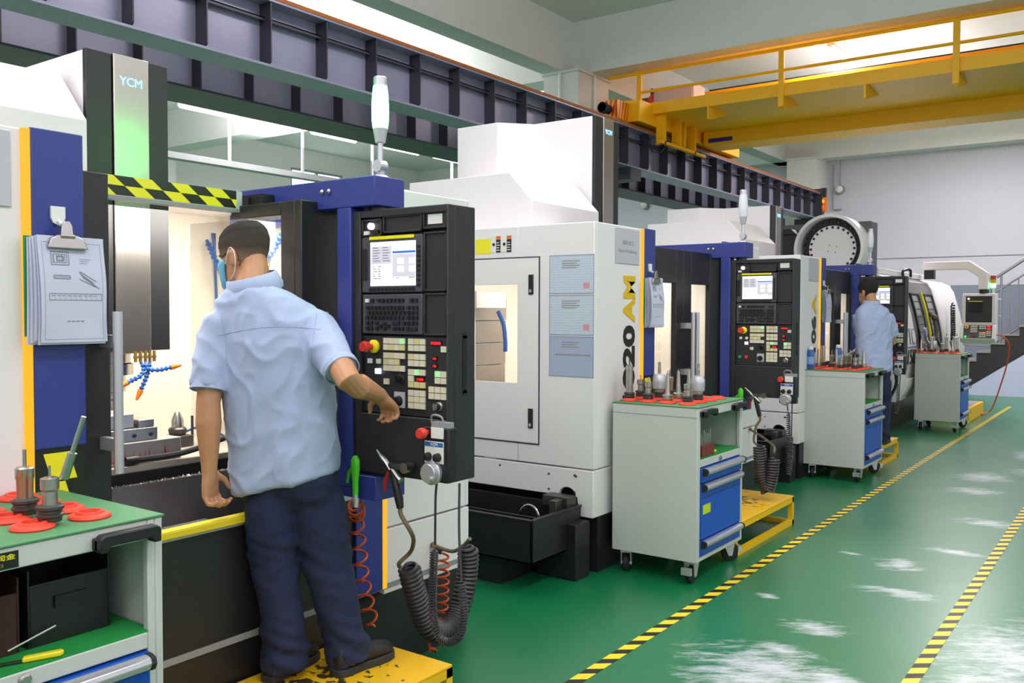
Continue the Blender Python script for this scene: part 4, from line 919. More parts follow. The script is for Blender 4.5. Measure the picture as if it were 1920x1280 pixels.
# ---------------------------------------------------------------- step platforms
def platform(x0, x1, y0, y1, h, label):
    t = thing('step_platform', label, 'platform', ((x0+x1)/2, (y0+y1)/2, 0), 0, 'yellow step platforms'); a, b = (x1-x0)/2, (y1-y0)/2
    pm = bpy.data.materials.get('worn_yellow')
    if not pm:
        pm = mat('worn_yellow', 'e6b40c', .5, bump=.4, scale=60, var=.1); nt = pm.node_tree; N = nt.nodes; L = nt.links; bs = N['Principled BSDF']; src = bs.inputs['Base Color'].links[0].from_socket
        tc = N.new('ShaderNodeTexCoord'); n = N.new('ShaderNodeTexNoise'); n.inputs['Scale'].default_value = 22; n.inputs['Detail'].default_value = 6; L.new(tc.outputs['Object'], n.inputs[0])
        ln = N.new('ShaderNodeVectorMath'); ln.operation = 'LENGTH'; mp = N.new('ShaderNodeMapping'); mp.vector_type = 'TEXTURE'; mp.inputs['Location'].default_value = (-.02, .05, 0); mp.inputs['Scale'].default_value = (.22, .36, 9); L.new(tc.outputs['Object'], mp.inputs[0]); L.new(mp.outputs[0], ln.inputs[0])
        a_ = N.new('ShaderNodeMath'); a_.operation = 'MULTIPLY_ADD'; a_.inputs[1].default_value = -.2; L.new(ln.outputs['Value'], a_.inputs[0]); L.new(n.outputs[0], a_.inputs[2])
        r = N.new('ShaderNodeValToRGB'); r.color_ramp.elements[0].position = .42; r.color_ramp.elements[1].position = .46; L.new(a_.outputs[0], r.inputs[0])
        mx = N.new('ShaderNodeMix'); mx.data_type = 'RGBA'; L.new(r.outputs[0], mx.inputs[0]); L.new(src, mx.inputs[6]); mx.inputs[7].default_value = (*lin('3a2f12'), 1); L.new(mx.outputs[2], bs.inputs['Base Color'])
    MB().box(-a, a, -b, b, h-.012, h).obj('top_plate', pm, t, .003)
    s = MB(); e = .035
    for z in (h-.012-e, .0): s.box(-a, a, -b, -b+e, z, z+e).box(-a, a, b-e, b, z, z+e).box(-a, -a+e, -b, b, z, z+e).box(a-e, a, -b, b, z, z+e)
    s.obj('frame', YEL, t)
    l = MB().box(-e/2, e/2, -e/2, e/2, e, h-.012-e).mesh('leg', YEL)
    for x in (-a+e/2, a-e/2):
        for y in (-b+e/2, b-e/2): inst('leg', l, t, (x, y, 0))
    return t
platform(-2.735, -2.2, 1.6, 2.66, .225, 'worn yellow step platform under the shoes of the near worker')
platform(-2.735, -2.2, 5.55, 6.70, .215, 'worn yellow step platform behind the stickered cart')
platform(-2.735, -2.3, 9.5, 10.5, .215, 'yellow step platform under the second worker, mostly behind his cart')
t = thing('yellow_box', 'solid yellow low box with grey top under the hanging control box', 'box', (-2.45, 15.1, 0))
MB().box(-.25, .25, -.65, .65, 0, .2).obj('body', YEL, t, .004); MB().box(-.22, .2, -.6, .55, .2, .206).obj('top_pad', GREY, t)

# ---------------------------------------------------------------- coolant tanks beside the machines
def tank(yc, label):
    t = thing('coolant_tank', label, 'tank', (XF, yc, 0), 0, 'black coolant tanks between the machines')
    x0, x1, y0, y1 = -1.3, -.08, -1.9, -1.375
    s = MB(); e = .012
    s.box(x0, x1, y0, y0+e, .17, .42).box(x1-e, x1, y0, y1, .17, .42).box(x0, x1, y0, y1, .17, .182).box(x0, x1, y1-e, y1, .17, .42).box(x0, x0+e, y0, y1, .17, .42)
    s.box(x0, x1, y0-.01, y0+.018, .412, .424).box(x1-.018, x1+.01, y0, y1, .412, .424)
    s.obj('tray', BLACK, t, .002)
    MB().box(x0, x1-.012, y0+.13, y0+.145, .25, .405).obj('divider', BLACK, t)
    MB().box(x0, -.34, y0+.06, y1, 0, .17).obj('lower_tank', BLACK, t)
    MB().box(-.3, -.013, -1.54, -1.38, 0, .335).obj('end_block', BLACK, t, .003)
    MB().box(x1-.2, x1-.02, y1-.12, y1-.02, .42, .48).box(x1-.1, x1-.05, y1-.2, y1-.1, .36, .47).obj('bracket', DARKM, t, .003)
    r_ = MB(); r_.tube([Vec((x1-.2+.07*math.cos(a), y1-.26, .36+.08*math.sin(a))) for a in [R(20*i-20) for i in range(12)]], .008)
    r_.obj('handle_ring', CHROME, t)
    return t
tank(6.02, 'open black coolant tray jutting out below the three notices')
tank(9.82, 'open black coolant tray behind the coiled hose and stickered cart')
MB().tube(spline([(-3.35, 4.16, .44), (-3.2, 4.3, .43), (-3.05, 4.34, .415)]), .012).obj('hose_end', ORANGE, bpy.data.objects['coolant_tank'], loc=None) if False else None
# ---------------------------------------------------------------- air guns, coolant guns, pendants and their coiled hoses
def air_gun(o, label, hose, coilpts, turns, endpts, group='black coiled air hoses with guns'):
    """o: where the gun hangs on the panel"""
    t = thing('air_gun', label, 'air gun', o, 0, group)
    b = MB(); b.tube([(-.005, 0, -.005), (-.035, -.005, .03)], [.014, .012], 10).lathe([(.013, 0), (.006, .045), (.004, .05)], (-.035, -.005, .03), (-.7, -.1, .7), 10)
    b.box(-.01, .085, -.012, .012, .002, .022).cyl((.075, -.02, .012), (.075, .02, .012), .02, n=14)
    b.tube([(0, 0, 0), (.03, 0, -.03), (.045, 0, -.04)], .013, 10).obj('gun_body', CHROME, t)
    MB().tube([(.005, 0, -.01), (.02, 0, -.06), (.035, 0, -.11), (.042, 0, -.145)], [.013, .016, .017, .013], 10).obj('grip', DARK, t)
    MB().tube([(-.012, -.004, -.01), (-.03, -.006, -.05), (-.032, -.006, -.09)], [.006, .008, .005], 8).obj('trigger', RRED, t)
    O = Vec(o); rel = lambda P: [Vec(p)-O for p in P]
    MB().tube(spline([(.042, 0, -.14), (.046, 0, -.17)]+rel(hose)), .0085, 10).obj('straight_hose', BROWN, t)
    MB().tube(coil(rel(coilpts), .041, turns, 14, 1), .0085, 6).obj('coiled_hose', HOSEB, t)
    if endpts: MB().tube(spline(rel(endpts)), .009, 8).cyl(Vec(endpts[-1])-O, Vec(endpts[-1])-O+Vec((.012, -.002, .004)), .014, n=8).obj('hose_end', BROWN, t)
    return t
air_gun((-2.335, 2.465, 1.004), 'air gun with a black coiled hose hanging under the near worker\'s panel', [(-2.26, 2.49, .765), (-2.34, 2.59, .70), (-2.42, 2.66, .63), (-2.46, 2.64, .585), (-2.48, 2.66, .56)],
        [(-2.48, 2.715, .555), (-2.48, 2.745, .46), (-2.48, 2.8, .33), (-2.48, 2.857, .246), (-2.48, 2.949, .219), (-2.48, 3.037, .265), (-2.48, 3.087, .371), (-2.48, 3.107, .463), (-2.48, 3.105, .55)], 44,
        [(-2.48, 3.12, .58), (-2.57, 3.18, .52), (-2.66, 3.21, .475), (-2.742, 3.17, .50)])
air_gun((-2.405, 6.395, .975), 'air gun with a black coiled hose hanging beyond the stickered cart', [(-2.385, 6.39, .76), (-2.40, 6.39, .69), (-2.40, 6.39, .64), (-2.375, 6.39, .62)],
        [(-2.36, 6.39, .62), (-2.35, 6.39, .47), (-2.335, 6.39, .36), (-2.30, 6.39, .295), (-2.275, 6.40, .36), (-2.265, 6.41, .46), (-2.265, 6.42, .53)], 30,
        [(-2.265, 6.44, .57), (-2.40, 6.8, .56), (-2.6, 7.1, .58), (-2.742, 7.2, .62)])
def coolant_gun(o, label, coilpts, turns):
    t = thing('coolant_gun', label, 'coolant gun', o, 0, 'orange coiled hoses')
    MB().ellipse_loft([((0, 0, .05), (.006, 0, 0), (0, .01, 0)), ((0, 0, .035), (.02, 0, 0), (0, .014, 0)), ((0, 0, .0), (.021, 0, 0), (0, .015, 0)), ((.0, 0, -.045), (.014, 0, 0), (0, .012, 0)), ((0, 0, -.1), (.012, 0, 0), (0, .011, 0))], 12).tube([(-.015, 0, .0), (-.035, 0, -.02), (-.045, 0, -.06)], [.008, .008, .005], 8).obj('gun_body', LIME, t)
    MB().cyl((0, 0, -.1), (0, 0, -.15), .011).cyl((0, 0, -.115), (0, 0, -.13), .014, n=8).obj('connector', ALU, t)
    O = Vec(o)
    MB().tube(coil([Vec(p)-O for p in coilpts], .03, turns, 14, 1), .0055, 6).obj('coiled_hose', ORANGE, t)
    return t
coolant_gun((-2.505, 2.44, .99), 'lime green coolant gun with an orange coiled hose beside the near worker', [(-2.53, 2.46, .84), (-2.66, 2.6, .77), (-2.695, 2.63, .70), (-2.695, 2.645, .6), (-2.695, 2.66, .48), (-2.695, 2.69, .36), (-2.695, 2.715, .27), (-2.695, 2.73, .24)], 11)
coolant_gun((-2.50, 6.37, .985), 'lime green coolant gun peeking over the stickered cart', [(-2.52, 6.38, .83), (-2.65, 6.5, .7), (-2.69, 6.53, .5), (-2.69, 6.56, .24)], 10)
t = thing('air_hose', 'orange coiled hose dropping to the floor behind the black coil', 'hose', (-2.69, 3.19, .47))
MB().tube(coil([(0, 0, 0), (0, -.01, -.15), (0, -.02, -.29), (.01, -.06, -.39), (.02, -.12, -.43)], .028, 12, 14, 1), .0055, 6).obj('coiled_hose', ORANGE, t)
MB().cyl((-.055, .0, .0), (-.02, 0, .0), .014).obj('connector', DARKM, t)
def pendant(o, label, cord):
    t = thing('handwheel_pendant', label, 'control pendant', o, 0, 'handheld pendants on the panels')
    MB().box(-.062, .062, 0, .05, -.11, .085).obj('housing', DARK, t, .006)
    MB().box(-.02, .062, .0, .03, .085, .105).tube(spline([(-.03, .02, .085), (-.028, .01, .12), (.0, .0, .13), (.022, .01, .12), (.022, .02, .085)]), .004).obj('hanger', GREY, t)
    MB().box(-.02, .04, -.003, 0, .045, .085).obj('top_label', KEYW, t, .002); MB().box(-.05, .04, -.003, 0, -.045, .034).obj('front_label', KEYW, t, .001)
    f = MB().box(-.048, .038, -.0036, -.003, .015, .031).obj('blue_band', CYAN, t); text('lettering', 'YCM', KEYW, t, (-.022, -.0045, .018), (1, 0, 0), (0, 0, 1), .035, .01, .0006, .03)
    MB().lathe([(.012, 0), (.012, .015), (.02, .018), (.021, .034), (.017, .042)], (-.042, 0, .063), (0, -1, 0)).obj('emergency_stop', BRED, t)
    for x in (-.03, .015): MB().lathe([(.016, 0), (.014, .016), (.01, .018)], (x, -.003, -.022), (0, -1, 0)).obj('selector_knob', DARK, t)
    MB().lathe([(.044, 0), (.044, .012), (.042, .0145), (.035, .0145), (.035, .03), (.033, .032)], (-.012, 0, -.08), (0, -1, 0), 28).cyl((.008, -.032, -.095), (.008, -.045, -.095), .007).obj('handwheel', ALU, t)
    O = Vec(o); k = MB()
    k.tube(spline([(-.01, .02, -.11)]+[Vec(p)-O for p in cord[0]]), .0045, 8)
    k.tube(coil([Vec(p)-O for p in cord[1]], .013, cord[3], 10, 1), .0038, 5)
    k.tube(spline([Vec(p)-O for p in cord[2]]), .0045, 8)
    k.obj('coiled_cord', HOSEB, t)
    return t
pendant((-2.105, 2.448, 1.095), 'handheld control pendant with chrome handwheel on the near worker\'s panel',
        ([(-2.127, 2.475, .93), (-2.133, 2.48, .863), (-2.143, 2.49, .74)], [(-2.147, 2.49, .72), (-2.153, 2.49, .6), (-2.153, 2.49, .482), (-2.128, 2.49, .407), (-2.077, 2.49, .389), (-2.024, 2.49, .429), (-2.008, 2.49, .51), (-2.018, 2.49, .625)], [(-2.018, 2.49, .625), (-2.045, 2.51, .796), (-2.06, 2.53, .97)], 62))
pendant((-2.155, 6.383, 1.05), 'handheld control pendant on the panel behind the stickered cart',
        ([(-2.16, 6.40, .925), (-2.155, 6.40, .88)], [(-2.152, 6.40, .87), (-2.148, 6.40, .7), (-2.148, 6.40, .5), (-2.142, 6.40, .42), (-2.136, 6.41, .5), (-2.134, 6.42, .7)], [(-2.134, 6.42, .7), (-2.145, 6.46, .968)], 50))
pendant((-2.235, 10.183, 1.045), 'handheld control pendant on the second worker\'s panel', ([(-2.25, 10.2, .93), (-2.25, 10.2, .85)], [(-2.25, 10.2, .84), (-2.26, 10.22, .6), (-2.27, 10.26, .5), (-2.26, 10.3, .6)], [(-2.26, 10.3, .6), (-2.25, 10.32, .968)], 24))
t = thing('air_hose', 'orange coiled hose hanging low beneath the second worker\'s panel', 'hose', (-2.42, 10.3, .93))
MB().tube(spline([(0, 0, 0), (.01, 0, -.2), (.03, 0, -.35), (.0, 0, -.45)])+coil([(0, 0, -.45), (-.08, 0, -.52), (-.1, 0, -.62)], .03, 6, 12, 1), .008, 6).obj('coiled_hose', ORANGE, t)
t = thing('air_hose', 'thick black hose looping below the second worker\'s panel', 'hose', (-2.3, 10.32, .93))
MB().tube(spline([(0, 0, 0), (.0, .02, -.12), (-.08, .03, -.3), (-.2, .1, -.42), (-.3, .2, -.45)]), .016, 8).obj('hose', DARK, t)

# ---------------------------------------------------------------- exposed tool disc of the machine behind
t = thing('magazine_machine', 'tall grey column carrying a big white round tool magazine with a dark ring', 'machine', (-3.47, 12.0, 0))
MB().box(-.9, .44, .12, .45, 0, 2.78).obj('column', mat('column_grey', '5c5c64', .5), t, .01)
MB().box(-.75, .3, -.1, .12, 0, 1.9).obj('lower_body', WHITE, t, .01)
cz = 2.42
MB().lathe([(.405, .0), (.43, .0), (.445, .01), (.445, .36), (.40, .36), (.40, .02), (.405, 0)], (0, .12-.36, cz), (0, 1, 0), 56, cap=False).obj('housing_ring', WHITE, t)
MB().lathe([(.445, 0), (.445, .06)], (0, .06, cz), (0, 1, 0), 48).obj('housing_back', WHITE, t)
MB().lathe([(.385, 0), (.385, .05)], (.02, -.08, cz), (0, 1, 0), 48).obj('pocket_ring', BLACK, t)
pk = MB().lathe([(.036, 0), (.036, .03), (.026, .03), (.022, .01), (.0001, .01)], n=14).mesh('tool_pocket', DARK)
for i in range(24): inst('tool_pocket', pk, t, (.02+.338*math.cos(R(15*i+5)), -.08, cz+.338*math.sin(R(15*i+5))), (90, 0, 0))
d_ = MB().lathe([(.30, 0), (.30, .03)], (.02, -.115, cz), (0, 1, 0), 48).obj('face_disc', WHITE, t)
sq = MB().box(-.015, .015, -.004, 0, -.015, .015).mesh('pocket_number', DARK)
for i in range(24): inst('pocket_number', sq, d_, (.02+.277*math.cos(R(15*i)), -.115, cz+.277*math.sin(R(15*i))), (0, -15*i, 0))
for a in (30, 130, 210, 310): MB().cyl((.02+.06*math.cos(R(a)), -.118, cz+.06*math.sin(R(a))), (.02+.06*math.cos(R(a)), -.114, cz+.06*math.sin(R(a))), .007, n=8).obj('bolt', DARKM, d_)
MB().box(-.66, -.42, -.2, .15, 2.2, 2.62).prism([(-.66, 2.62), (-.42, 2.62), (-.5, 2.7), (-.66, 2.7)], 'y', -.2, .15).obj('motor_box', BLACK, t, .01)
MB().box(-.7, -.4, -.15, .15, 1.8, 2.2).obj('support_arm', WHITE, t, .01)

# ---------------------------------------------------------------- hooded lathe
PR = [(-2.74, .40), (-2.64, 1.0), (-2.66, 1.25), (-2.73, 1.6), (-2.83, 1.95), (-2.90, 2.06), (-3.02, 2.12)]
def sx(z):
    for (xa, za), (xb, zb_) in zip(PR, PR[1:]):
        if za <= z <= zb_: return xa+(xb-xa)*(z-za)/(zb_-za)
    return PR[-1][0]
t = thing('turning_centre', 'white lathe with curved grey sliding door and slatted windows marked 158', 'lathe', (-.07, 0, 0))
body = PR+[(-4.2, 2.12), (-4.2, .40)]
MB().prism(body, 'y', 12.62, 13.40).prism([(x-.03 if x > -4 else x, z) for x, z in body], 'y', 13.40, 15.3).prism(body, 'y', 15.3, 17.2).obj('hood', WHITE, t, .01)
MB().box(-4.1, -2.86, 12.7, 17.1, 0, .40).obj('base', BLACK, t)
MB().prism([(-2.74, .42), (-2.645, .62), (-2.645, .7), (-2.8, .72)], 'y', 12.9, 15.6).obj('front_tray', WHITE, t, .01)
def skin(y0, y1, z0, z1, off, n=8):
    m = MB(); rows = []
    for i in range(n+1):
        z = z0+(z1-z0)*i/n; rows.append([[m.b.verts.new((sx(z)+o, y, z)) for y in (y0, y1)] for o in (off, off+.02)])
    for A, B in zip(rows, rows[1:]):
        m.face([A[1][0], A[1][1], B[1][1], B[1][0]]); m.face([A[0][0], A[1][0], B[1][0], B[0][0]]); m.face([A[0][1], A[1][1], B[1][1], B[0][1]])
    return m
dg_ = skin(13.41, 15.29, .72, 2.09, -.022, 12).obj('sliding_door', mat('door_grey', '77767c', .4, .3), t)
for ya, yb in ((13.62, 14.12), (14.50, 15.08)):
    w_ = skin(ya, yb, 1.0, 1.86, -.012).obj('door_window', mat('dark_glass', '8b8a8a', .25, coat=.5) if 'dark_glass' not in bpy.data.materials else bpy.data.materials['dark_glass'], dg_)
    f = MB()
    for y in (ya, yb): f.tube([(sx(z)+.01, y, z) for z in (1.0, 1.2, 1.4, 1.6, 1.8, 1.86)], .02, 6)
    for z in (1.0, 1.86): f.tube([(sx(z)+.01, ya, z), (sx(z)+.01, yb, z)], .02, 6)
    f.obj('window_gasket', DARK, dg_)
    s = MB()
    for k in range(1, 8):
        z = 1.0+.108*k; s.tube([(sx(z)+.01, ya, z), (sx(z)+.01, yb, z)], .007, 6)
    s.obj('slat', DARKM, dg_)
MB().tube([(sx(z)+.03, 14.28, z) for z in (1.15, 1.4, 1.6, 1.9)], .02, 8).obj('yellow_strip', TYEL, dg_)
MB().tube(spline([(-2.6, 14.3, 1.15), (-2.57, 14.32, 1.3), (-2.60, 14.3, 1.5), (-2.66, 14.28, 1.6)]), .025, 8).sph((-2.59, 14.3, 1.52), .05, 10).obj('door_handle', DARKM, dg_)
MB().tube(spline([(-2.56, 14.3, 1.2), (-2.5, 14.6, 1.0), (-2.45, 14.9, .95), (-2.5, 15.2, 1.05), (-2.55, 15.35, 1.15)]), .018, 8).obj('black_hose', DARK, t)
MB().tube(coil([(-2.52, 15.35, 1.1), (-2.56, 15.6, 1.3), (-2.62, 15.9, 1.6), (-2.64, 16.0, 1.75)], .028, 18, 10, 1), .012, 5).obj('spiral_hose', DARK, t)
MB().tube(spline([(-2.95, 13.9, 2.1), (-2.95, 13.9, 2.2), (-2.9, 14.1, 2.22), (-2.9, 14.15, 2.12)]), .02).obj('lifting_loop', DARK, t)
MB().box(-3.6, -3.0, 12.7, 15.6, 2.12, 2.2).obj('top_cover', WHITE, t, .01)
text('lettering', '158', TBLK, t, (-2.64, 12.80, .90), (0, 1, 0), (.05, 0, 1), .46, .2, .01, -.01)
text('lettering', 'D', mat('letter_amber', 'f0b428', .45), t, (-2.64, 13.28, .90), (0, 1, 0), (.05, 0, 1), .11, .2, .01, .05)
text('lettering', 'FTC', GREY, t, (-2.648, 12.80, 1.16), (0, 1, 0), (-.12, 0, 1), .5, .22, .01, -.03)
MB().box(-2.645, -2.635, 12.72, 13.38, 1.122, 1.134).obj('blue_line', CYAN, t)
MB().prism([(12.66, 1.5), (12.70, 1.36), (12.74, 1.32), (12.71, 1.38)], 'x', -2.70, -2.668).obj('green_mark', SHELFG, t)

# control box hanging from the lathe's arm
Y = 15.3
MB().box(-3.0, -2.86, Y-.07, Y+.07, 2.12, 2.26).obj('arm_post', BLACK, t)
MB().prism([(-3.02, 2.26), (-3.02, 2.39), (-2.36, 2.39), (-2.1, 2.2), (-2.1, 1.95), (-2.23, 1.95), (-2.23, 2.14), (-2.40, 2.26)], 'y', Y-.07, Y+.07).obj('control_arm', WHITE, t, .01)
MB().cyl((-2.165, Y, 1.89), (-2.165, Y, 1.95), .07, n=18).obj('arm_collar', BLACK, t)
b = MB().box(-2.45, -1.99, Y-.06, Y+.16, 1.42, 1.89).prism([(Y-.06, 1.42), (Y+.16, 1.42), (Y+.16, 1.17), (Y-.03, 1.13), (Y-.12, 1.2)], 'x', -2.47, -1.985).obj('control_box', WHITE, t, .012)
MB().box(-2.40, -2.04, Y-.066, Y-.058, 1.45, 1.85).obj('display_panel', PANELB, b, .004)
MB().box(-2.36, -2.17, Y-.07, Y-.064, 1.6, 1.76).obj('dark_screen', mat('screen_off', '141518', .15), b); MB().box(-2.36, -2.17, Y-.072, Y-.066, 1.765, 1.775).obj('yellow_strip', TYEL, b)
MB().cyl((-2.36, Y-.066, 1.81), (-2.36, Y-.08, 1.81), .014).obj('power_light', WLAMP, b)
sl = lambda v: (Y-.12+.06*v-.004, 1.2+.22*v)   # the tilted key field
q = MB(); q.poly([(-2.42, sl(.05)[0], sl(.05)[1]), (-2.03, sl(.05)[0], sl(.05)[1]), (-2.03, sl(.95)[0], sl(.95)[1]), (-2.42, sl(.95)[0], sl(.95)[1])]); q.obj('key_field', PANELG, b)
kb = MB().box(-.014, .014, -.006, 0, -.008, .008).mesh('cream_button', KEYC)
for u0, n, vs_ in ((-2.31, 3, (.85, .72, .6, .48)), (-2.19, 3, (.85, .72, .4, .28, .15)), (-2.09, 2, (.5, .38, .25))):
    for v in vs_:
        for i in range(n): inst('cream_button', kb, b, (u0+.032*i, sl(v)[0], sl(v)[1]), (-15, 0, 0))
for u, v, m_ in ((-2.075, .86, DIGIT), (-2.075, .68, DIGIT), (-2.14, .42, DIGIT)): MB().box(u-.02, u+.02, -.006, 0, -.01, .01).obj('digit_window', m_, b, loc=(u*0, sl(v)[0], sl(v)[1]))
MB().lathe([(.03, 0), (.03, .01)], (-2.38, sl(.82)[0], sl(.82)[1]), (0, -1, .2)).obj('yellow_collar', TYEL, b); MB().lathe([(.016, 0), (.016, .03), (.01, .035)], (-2.38, sl(.82)[0], sl(.82)[1]), (0, -1, .2)).obj('emergency_stop', BRED, b)
for u, m_ in ((-2.39, GREEN2), (-2.34, BRED), (-2.27, DARK)): MB().lathe([(.015, 0), (.012, .014)], (u, sl(.14)[0], sl(.14)[1]), (0, -1, .2)).obj('round_button', m_, b)
MB().tube(spline([(-2.42, Y-.06, 1.14), (-2.41, Y-.1, 1.11), (-2.36, Y-.11, 1.1), (-2.14, Y-.11, 1.1), (-2.07, Y-.1, 1.11), (-2.06, Y-.06, 1.14)]), .01).obj('handle_bar', ALU, b)
for z in (1.55, 1.8): MB().tube([(-1.99, Y+.05, z), (-1.93, Y+.05, z), (-1.93, Y+.05, z-.02)], .006).obj('hook', ALU, b)
tw = MB().cyl((-2.045, Y+.03, 1.89), (-2.045, Y+.03, 1.98), .03, n=14).obj('signal_tower', ALU, t)
for i, m_ in enumerate((GREENL, mat('tower_amber', 'c9a022', .35), mat('tower_red', 'a8332a', .35))): MB().cyl((-2.045, Y+.03, 1.98+.06*i), (-2.045, Y+.03, 2.04+.06*i), .04, n=14).obj('signal_segment', m_, tw)
o = MB().tube(spline([(-1.985, Y+.05, 1.26), (-1.9, Y+.05, 1.24), (-1.82, Y+.1, 1.1), (-1.86, Y+.2, .8), (-1.97, Y+.3, .4), (-2.06, Y+.32, .12), (-2.14, Y+.3, .03), (-2.19, Y+.2, .02)]), .011, 8).obj('cord', mat('cord_orange', 'c8502e', .45))
tag(o, 'orange cord sagging from the hanging control box down to the floor', 'cord')

for c_ in list(t.children):
    if c_.name.split('.')[0] in ('arm_post', 'control_arm', 'arm_collar', 'control_box', 'signal_tower'): c_.location.x += .07

# ---------------------------------------------------------------- staircase along the far wall
t = thing('staircase', 'dark staircase with steel railing rising along the far wall', 'staircase')
x0, rise, run = -3.8, .17, .24; N_ = 20; ya, yb = 19.35, 20.6
pts = [(x0, 0)]
for i in range(N_): pts += [(x0+run*i, rise*(i+1)), (x0+run*(i+1), rise*(i+1))]
low = [(x0+run*N_, rise*N_-.42), (x0+.6, 0)]
MB().prism(pts+low, 'y', ya, ya+.04).obj('stringer', mat('stair_black', '2b2629', .5), t)
tm = MB().box(0, run+.02, ya-.02, yb, -.03, 0).mesh('tread', mat('tread_grey', '8d8a88', .5)); rm = MB().box(0, .015, ya+.02, yb, -rise, -.03).mesh('riser', mat('riser_dark', '3a3436', .5))
for i in range(N_): inst('tread', tm, t, (x0+run*i-.02, 0, rise*(i+1))); inst('riser', rm, t, (x0+run*i, 0, rise*(i+1)))
MB().prism([(x0+.62, 0), (x0+run*N_, rise*N_-.44), (x0+run*N_, 0)], 'y', ya+.01, ya+.03).obj('side_panel', mat('panel_pale_blue', 'b9c0dc', .6), t)
rail = mat('rail_steel', '9b9ba0', .35, .8); zt = lambda x: (x-x0)/run*rise
yr = ya+.06
bm_ = MB().cyl((0, 0, 0), (0, 0, 1), .011, n=8).mesh('baluster', rail); pm = MB().cyl((0, 0, 0), (0, 0, 1), .022, n=8).mesh('post', rail)
x = -2.45; i = 0
while x < .9:
    if i % 7 == 0: b = inst('post', pm, t, (x, yr, zt(x)+.0)); b.scale = (1, 1, 1.36)
    else: b = inst('baluster', bm_, t, (x, yr, zt(x)+.13)); b.scale = (1, 1, .97)
    x += .145; i += 1
for dz, r in ((1.38, .028), (1.1, .018), (.13, .018)): MB().cyl((-2.53, yr, zt(-2.53)+dz), (.9, yr, zt(.9)+dz), r, n=10).obj('handrail', rail, t)
# ---------------------------------------------------------------- people
SEAM = mat('shirt_seam', '92a0c4', .9)
def hand(m, W, d, n, t, curl=1.0, k=1.0, thumb=1.0):
    W = Vec(W); d = Vec(d).normalized(); t = Vec(t); t = (t-d*t.dot(d)).normalized(); n0 = Vec(n); n = d.cross(t); n = n if n.dot(n0) > 0 else -n
    m.ellipse_loft([(W-d*.02*k, t*.026*k, n*.02*k), (W+d*.015*k, t*.028*k, n*.019*k), (W+d*.05*k, t*.037*k, n*.018*k), (W+d*.085*k, t*.041*k, n*.015*k), (W+d*.098*k, t*.038*k, n*.010*k)], 16, e=2.6)
    for off, L, sp in ((.031, .070, .07), (.0105, .079, .02), (-.0105, .074, -.03), (-.031, .058, -.09)):
        p = W+d*.085*k+t*off*k; v = (d+t*sp).normalized(); pts = [p]; a = 0; ax = v.cross(n).normalized()
        for s_, an in ((.42, 22), (.32, 42), (.26, 32)):
            a += R(an*curl); q = v*math.cos(a)+n*math.sin(a); pts.append(pts[-1]+q*L*s_*1.12*k)
        m.tube(pts, [.0095*k, .009*k, .0082*k, .0066*k], 10)
        m.sph(pts[-1], .0066*k, 8)
    p = W+d*.022*k+t*.026*k; v = (d*.62+t*.72+n*.4*thumb).normalized(); q = p+v*.045*k; v2 = (d*.9+t*.3+n*.45*thumb).normalized()
    m.tube([p, q, q+v2*.034*k], [.0135*k, .011*k, .008*k], 10); m.sph(q+v2*.034*k, .008*k, 8)
def fuse(mb, name, material, par, vox, smooth=3, disp=None, **kw):
    o = mb.obj('tmp', material, None, sm=0)
    md = o.modifiers.new('r', 'REMESH'); md.mode = 'VOXEL'; md.voxel_size = vox; md.use_smooth_shade = True
    if smooth: s = o.modifiers.new('s', 'SMOOTH'); s.iterations = smooth; s.factor = .5
    me = bpy.data.meshes.new_from_object(o.evaluated_get(bpy.context.evaluated_depsgraph_get())); bpy.data.objects.remove(o)
    me.name = name; me.materials.clear(); me.materials.append(material)
    if disp:
        nr = [v.normal.copy() for v in me.vertices]
        for v, n in zip(me.vertices, nr): v.co += n*disp(v.co)
    me.shade_smooth()
    ob = bpy.data.objects.new(name, me); COL.objects.link(ob); ob.parent = par
    for a, b in kw.items(): ob[a] = b
    return ob
FADE = mat('faded_hair', '2a241f', .8, bump=1, scale=600); _nt = FADE.node_tree
_tc = _nt.nodes.new('ShaderNodeTexCoord'); _s = _nt.nodes.new('ShaderNodeSeparateXYZ'); _nt.links.new(_tc.outputs['Generated'], _s.inputs[0])
_nn = _nt.nodes.new('ShaderNodeTexNoise'); _nn.inputs['Scale'].default_value = 60; _nt.links.new(_tc.outputs['Generated'], _nn.inputs[0])
_a = _nt.nodes.new('ShaderNodeMath'); _a.operation = 'MULTIPLY_ADD'; _a.inputs[1].default_value = .12; _nt.links.new(_nn.outputs[0], _a.inputs[0]); _nt.links.new(_s.outputs[2], _a.inputs[2])
_r = _nt.nodes.new('ShaderNodeValToRGB'); _r.color_ramp.elements[0].position = .3; _r.color_ramp.elements[1].position = .86
_r.color_ramp.elements[0].color = (*lin('8f6d57'), 1); _r.color_ramp.elements[1].color = (*lin('29231f'), 1); _e = _r.color_ramp.elements.new(.52); _e.color = (*lin('4d4038'), 1)
_nt.links.new(_a.outputs[0], _r.inputs[0]); _nt.links.new(_r.outputs[0], _nt.nodes['Principled BSDF'].inputs['Base Color'])
